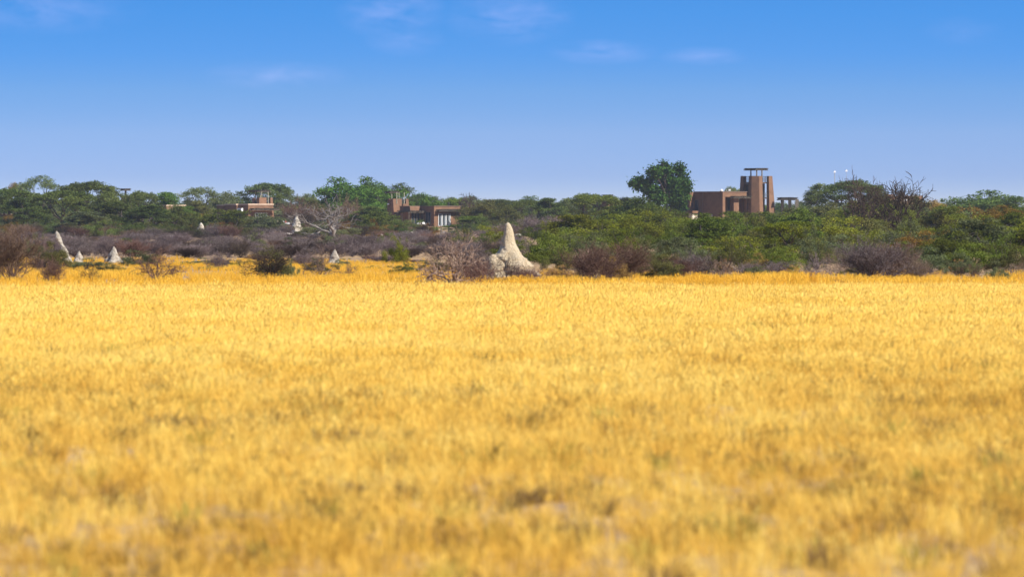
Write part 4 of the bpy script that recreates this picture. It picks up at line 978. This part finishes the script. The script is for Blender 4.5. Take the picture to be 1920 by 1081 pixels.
prot = [tuft('t', 11, 44, 0.35, 0.70, 0.010, 0.45, 'tallgold', 0.10, 0.4), tuft('t', 12, 40, 0.30, 0.62, 0.011, 0.6, 'tallgold', 0.12, 0.3), tuft('t', 13, 36, 0.35, 0.78, 0.010, 0.35, 'tallgold', 0.09, 0.5), tuft('t', 14, 30, 0.2, 0.5, 0.012, 0.7, 'browntuft', 0.12)]
P1 = wedge(30000, 172, 300, 9); P2 = wedge(14000, 300, 380, 12)
P = np.concatenate([P1, P2]); ang = P[:, 0]/P[:, 1]*F + 960
edge = 335 + 12*np.sin(ang/37.) - np.clip((ang-700)/2.6, 0, 99) + 8*np.sin(ang/23.) + 6*np.sin(ang/9.) + gr.normal(0, 7, len(ang)) ; P = P[P[:, 1] < edge]; N_ = len(P); n1 = nz(P, 0.25)
idx = np.where(gr.random(N_) < 0.06, 3, gr.integers(0, 3, N_)); far = np.clip((P[:, 1]-230)/150, 0, 1)
sc = (0.48+0.25*gr.random(N_)+0.40*n1)*np.interp(P[:, 1], [172, 195, 215, 250, 330], [0.66, 0.80, 0.58, 0.42, 0.38]); S = np.stack([sc*(1+far*0.6), sc*(1+far*0.6), sc], 1)
stuff('tall_grass', 'taller orange straw grass along the edge of the bush', 'grass', prot, np.stack([P[:, 0], P[:, 1], np.zeros(N_)], 1), idx, S, 6)

hm = bpy.data.meshes.new('haze')
hb = MB().prism([(-700, -30), (700, -30), (700, 1700), (-700, 1700)], -1.0, 16.0); hm.from_pydata(hb.V, [], hb.F)
m_, nt_, N_2, L_2 = new_mat('dusty_air'); o_ = N_2.new('ShaderNodeOutputMaterial'); pv = N_2.new('ShaderNodeVolumePrincipled')
pv.inputs['Color'].default_value = (0.86, 0.88, 0.95, 1); pv.inputs['Density'].default_value = 0.000075; pv.inputs['Anisotropy'].default_value = 0.2
L_2.new(pv.outputs[0], o_.inputs['Volume']); hm.materials.append(m_); tag(obj('haze', hm), kind='stuff')

# ------------------------------------------------------------------ sky, sun, camera
SUN_AZ, SUN_EL = 120.0, 38.0       # azimuth clockwise from straight ahead
w = bpy.data.worlds.new('World'); SC.world = w; w.use_nodes = True
N = w.node_tree.nodes; L = w.node_tree.links; N.clear()
out = N.new('ShaderNodeOutputWorld'); bg = N.new('ShaderNodeBackground'); bg.inputs['Strength'].default_value = 0.15
tc = N.new('ShaderNodeTexCoord'); sp = N.new('ShaderNodeSeparateXYZ'); L.new(tc.outputs['Generated'], sp.inputs[0])
def mth(op, a, b=None, c=None, clamp=False):
    q = N.new('ShaderNodeMath'); q.operation = op; q.use_clamp = clamp
    for i, v in enumerate((a, b, c)):
        if v is None: continue
        if isinstance(v, (int, float)): q.inputs[i].default_value = v
        else: L.new(v, q.inputs[i])
    return q.outputs[0]
zz = mth('MULTIPLY_ADD', sp.outputs['Z'], 16.0, 0.05)
cb = N.new('ShaderNodeCombineXYZ'); L.new(sp.outputs['X'], cb.inputs[0]); L.new(sp.outputs['Y'], cb.inputs[1]); L.new(zz, cb.inputs[2])
nm = N.new('ShaderNodeVectorMath'); nm.operation = 'NORMALIZE'; L.new(cb.outputs[0], nm.inputs[0])
sky = N.new('ShaderNodeTexSky'); sky.sky_type = 'NISHITA'; sky.sun_disc = False; sky.sun_elevation = R(SUN_EL); sky.sun_rotation = R(SUN_AZ)
sky.air_density = 1.0; sky.dust_density = 0.6; sky.ozone_density = 2.0; L.new(nm.outputs[0], sky.inputs[0])
hz = N.new('ShaderNodeHueSaturation'); hz.inputs['Saturation'].default_value = 1.3; L.new(sky.outputs[0], hz.inputs['Color'])
# tint painted into the sky by elevation: violet low down, bluer above
cr = N.new('ShaderNodeValToRGB'); els = cr.color_ramp.elements
L.new(mth('MULTIPLY', sp.outputs['Z'], 5.0), cr.inputs[0])
for i, (z_, c_) in enumerate(((0.0, (0.66, 0.49, 0.53)), (0.0078, (0.84, 0.60, 0.63)), (0.0153, (1.30, 0.86, 0.79)), (0.0228, (1.28, 1.01, 0.95)), (0.0293, (0.98, 1.06, 1.12)), (0.0368, (0.85, 1.12, 1.22)), (0.15, (1.0, 1.0, 1.0)))):
    e = els[i] if i < 2 else els.new(min(1, z_*5)); e.position = min(1, z_*5); e.color = (c_[0]/2, c_[1]/2, c_[2]/2, 1)
hs = N.new('ShaderNodeVectorMath'); hs.operation = 'MULTIPLY'; L.new(hz.outputs[0], hs.inputs[0])
sc2 = N.new('ShaderNodeVectorMath'); sc2.operation = 'SCALE'; sc2.inputs['Scale'].default_value = 2.0; L.new(cr.outputs[0], sc2.inputs[0]); L.new(sc2.outputs[0], hs.inputs[1])
# thin mauve cirrus, high in the frame
mp = N.new('ShaderNodeMapping'); mp.inputs['Scale'].default_value = (1.0, 1.0, 2.6); mp.inputs['Rotation'].default_value = (0, R(6), 0); L.new(tc.outputs['Generated'], mp.inputs[0])
ns = N.new('ShaderNodeTexNoise'); ns.inputs['Scale'].default_value = 150; ns.inputs['Detail'].default_value = 7; ns.inputs['Roughness'].default_value = 0.52; ns.inputs['Distortion'].default_value = 0.3
L.new(mp.outputs[0], ns.inputs[0])
blob = None
for px, y, rx, ry, g in ((735, 20, 110, 60, 1.0), (955, 30, 130, 60, 1.0), (1130, 98, 110, 26, 0.9), (1320, 106, 90, 20, 0.8), (520, 142, 150, 30, 0.75), (80, 20, 210, 50, 0.7), (1800, 60, 80, 30, 0.35), (760, 75, 80, 34, 0.7)):
    u = mth('MULTIPLY_ADD', sp.outputs['X'], F/rx, -(px-960)/rx); v = mth('MULTIPLY_ADD', sp.outputs['Z'], F/ry, -(HOR-y)/ry)
    q = mth('MULTIPLY', mth('SUBTRACT', 1.0, mth('SQRT', mth('ADD', mth('MULTIPLY', u, u), mth('MULTIPLY', v, v))), None, True), g*1.15)
    blob = q if blob is None else mth('MAXIMUM', blob, q)
cl = mth('MULTIPLY', mth('MULTIPLY_ADD', ns.outputs['Fac'], 2.0, -0.62, True), mth('MINIMUM', blob, 1.0))
cf = mth('MULTIPLY', cl, 0.20)
mx = N.new('ShaderNodeMix'); mx.data_type = 'RGBA'; L.new(cf, mx.inputs['Factor']); L.new(hs.outputs[0], mx.inputs[6]); mx.inputs[7].default_value = (4.4, 4.0, 6.0, 1)
L.new(mx.outputs[2], bg.inputs['Color']); L.new(bg.outputs[0], out.inputs[0])

sl = bpy.data.lights.new('sun', 'SUN'); sl.energy = 4.7; sl.angle = R(0.5); sl.color = (1.0, 0.93, 0.82)
so = bpy.data.objects.new('sun', sl); COL.objects.link(so)
az, el = R(SUN_AZ), R(SUN_EL)
sd = Vector((math.sin(az)*math.cos(el), math.cos(az)*math.cos(el), math.sin(el)))
so.rotation_euler = sd.to_track_quat('Z', 'Y').to_euler(); so.location = (60, -60, 80)

cam = bpy.data.cameras.new('camera'); co = bpy.data.objects.new('camera', cam); COL.objects.link(co); SC.camera = co
cam.lens = 200; cam.sensor_width = 36; cam.clip_start = 0.5; cam.clip_end = 30000
co.location = (0, 0, CH); co.rotation_euler = (math.pi/2 - math.atan((540.5-HOR)/F), 0, 0)
cam.dof.use_dof = True; cam.dof.focus_distance = 430; cam.dof.aperture_fstop = 3.4

SC.render.engine = 'CYCLES'
SC.view_settings.view_transform = 'Standard'; SC.view_settings.look = 'None'; SC.view_settings.exposure = 0.7; SC.view_settings.gamma = 1.0
SC.cycles.max_bounces = 6; SC.cycles.diffuse_bounces = 3; SC.cycles.transparent_max_bounces = 4
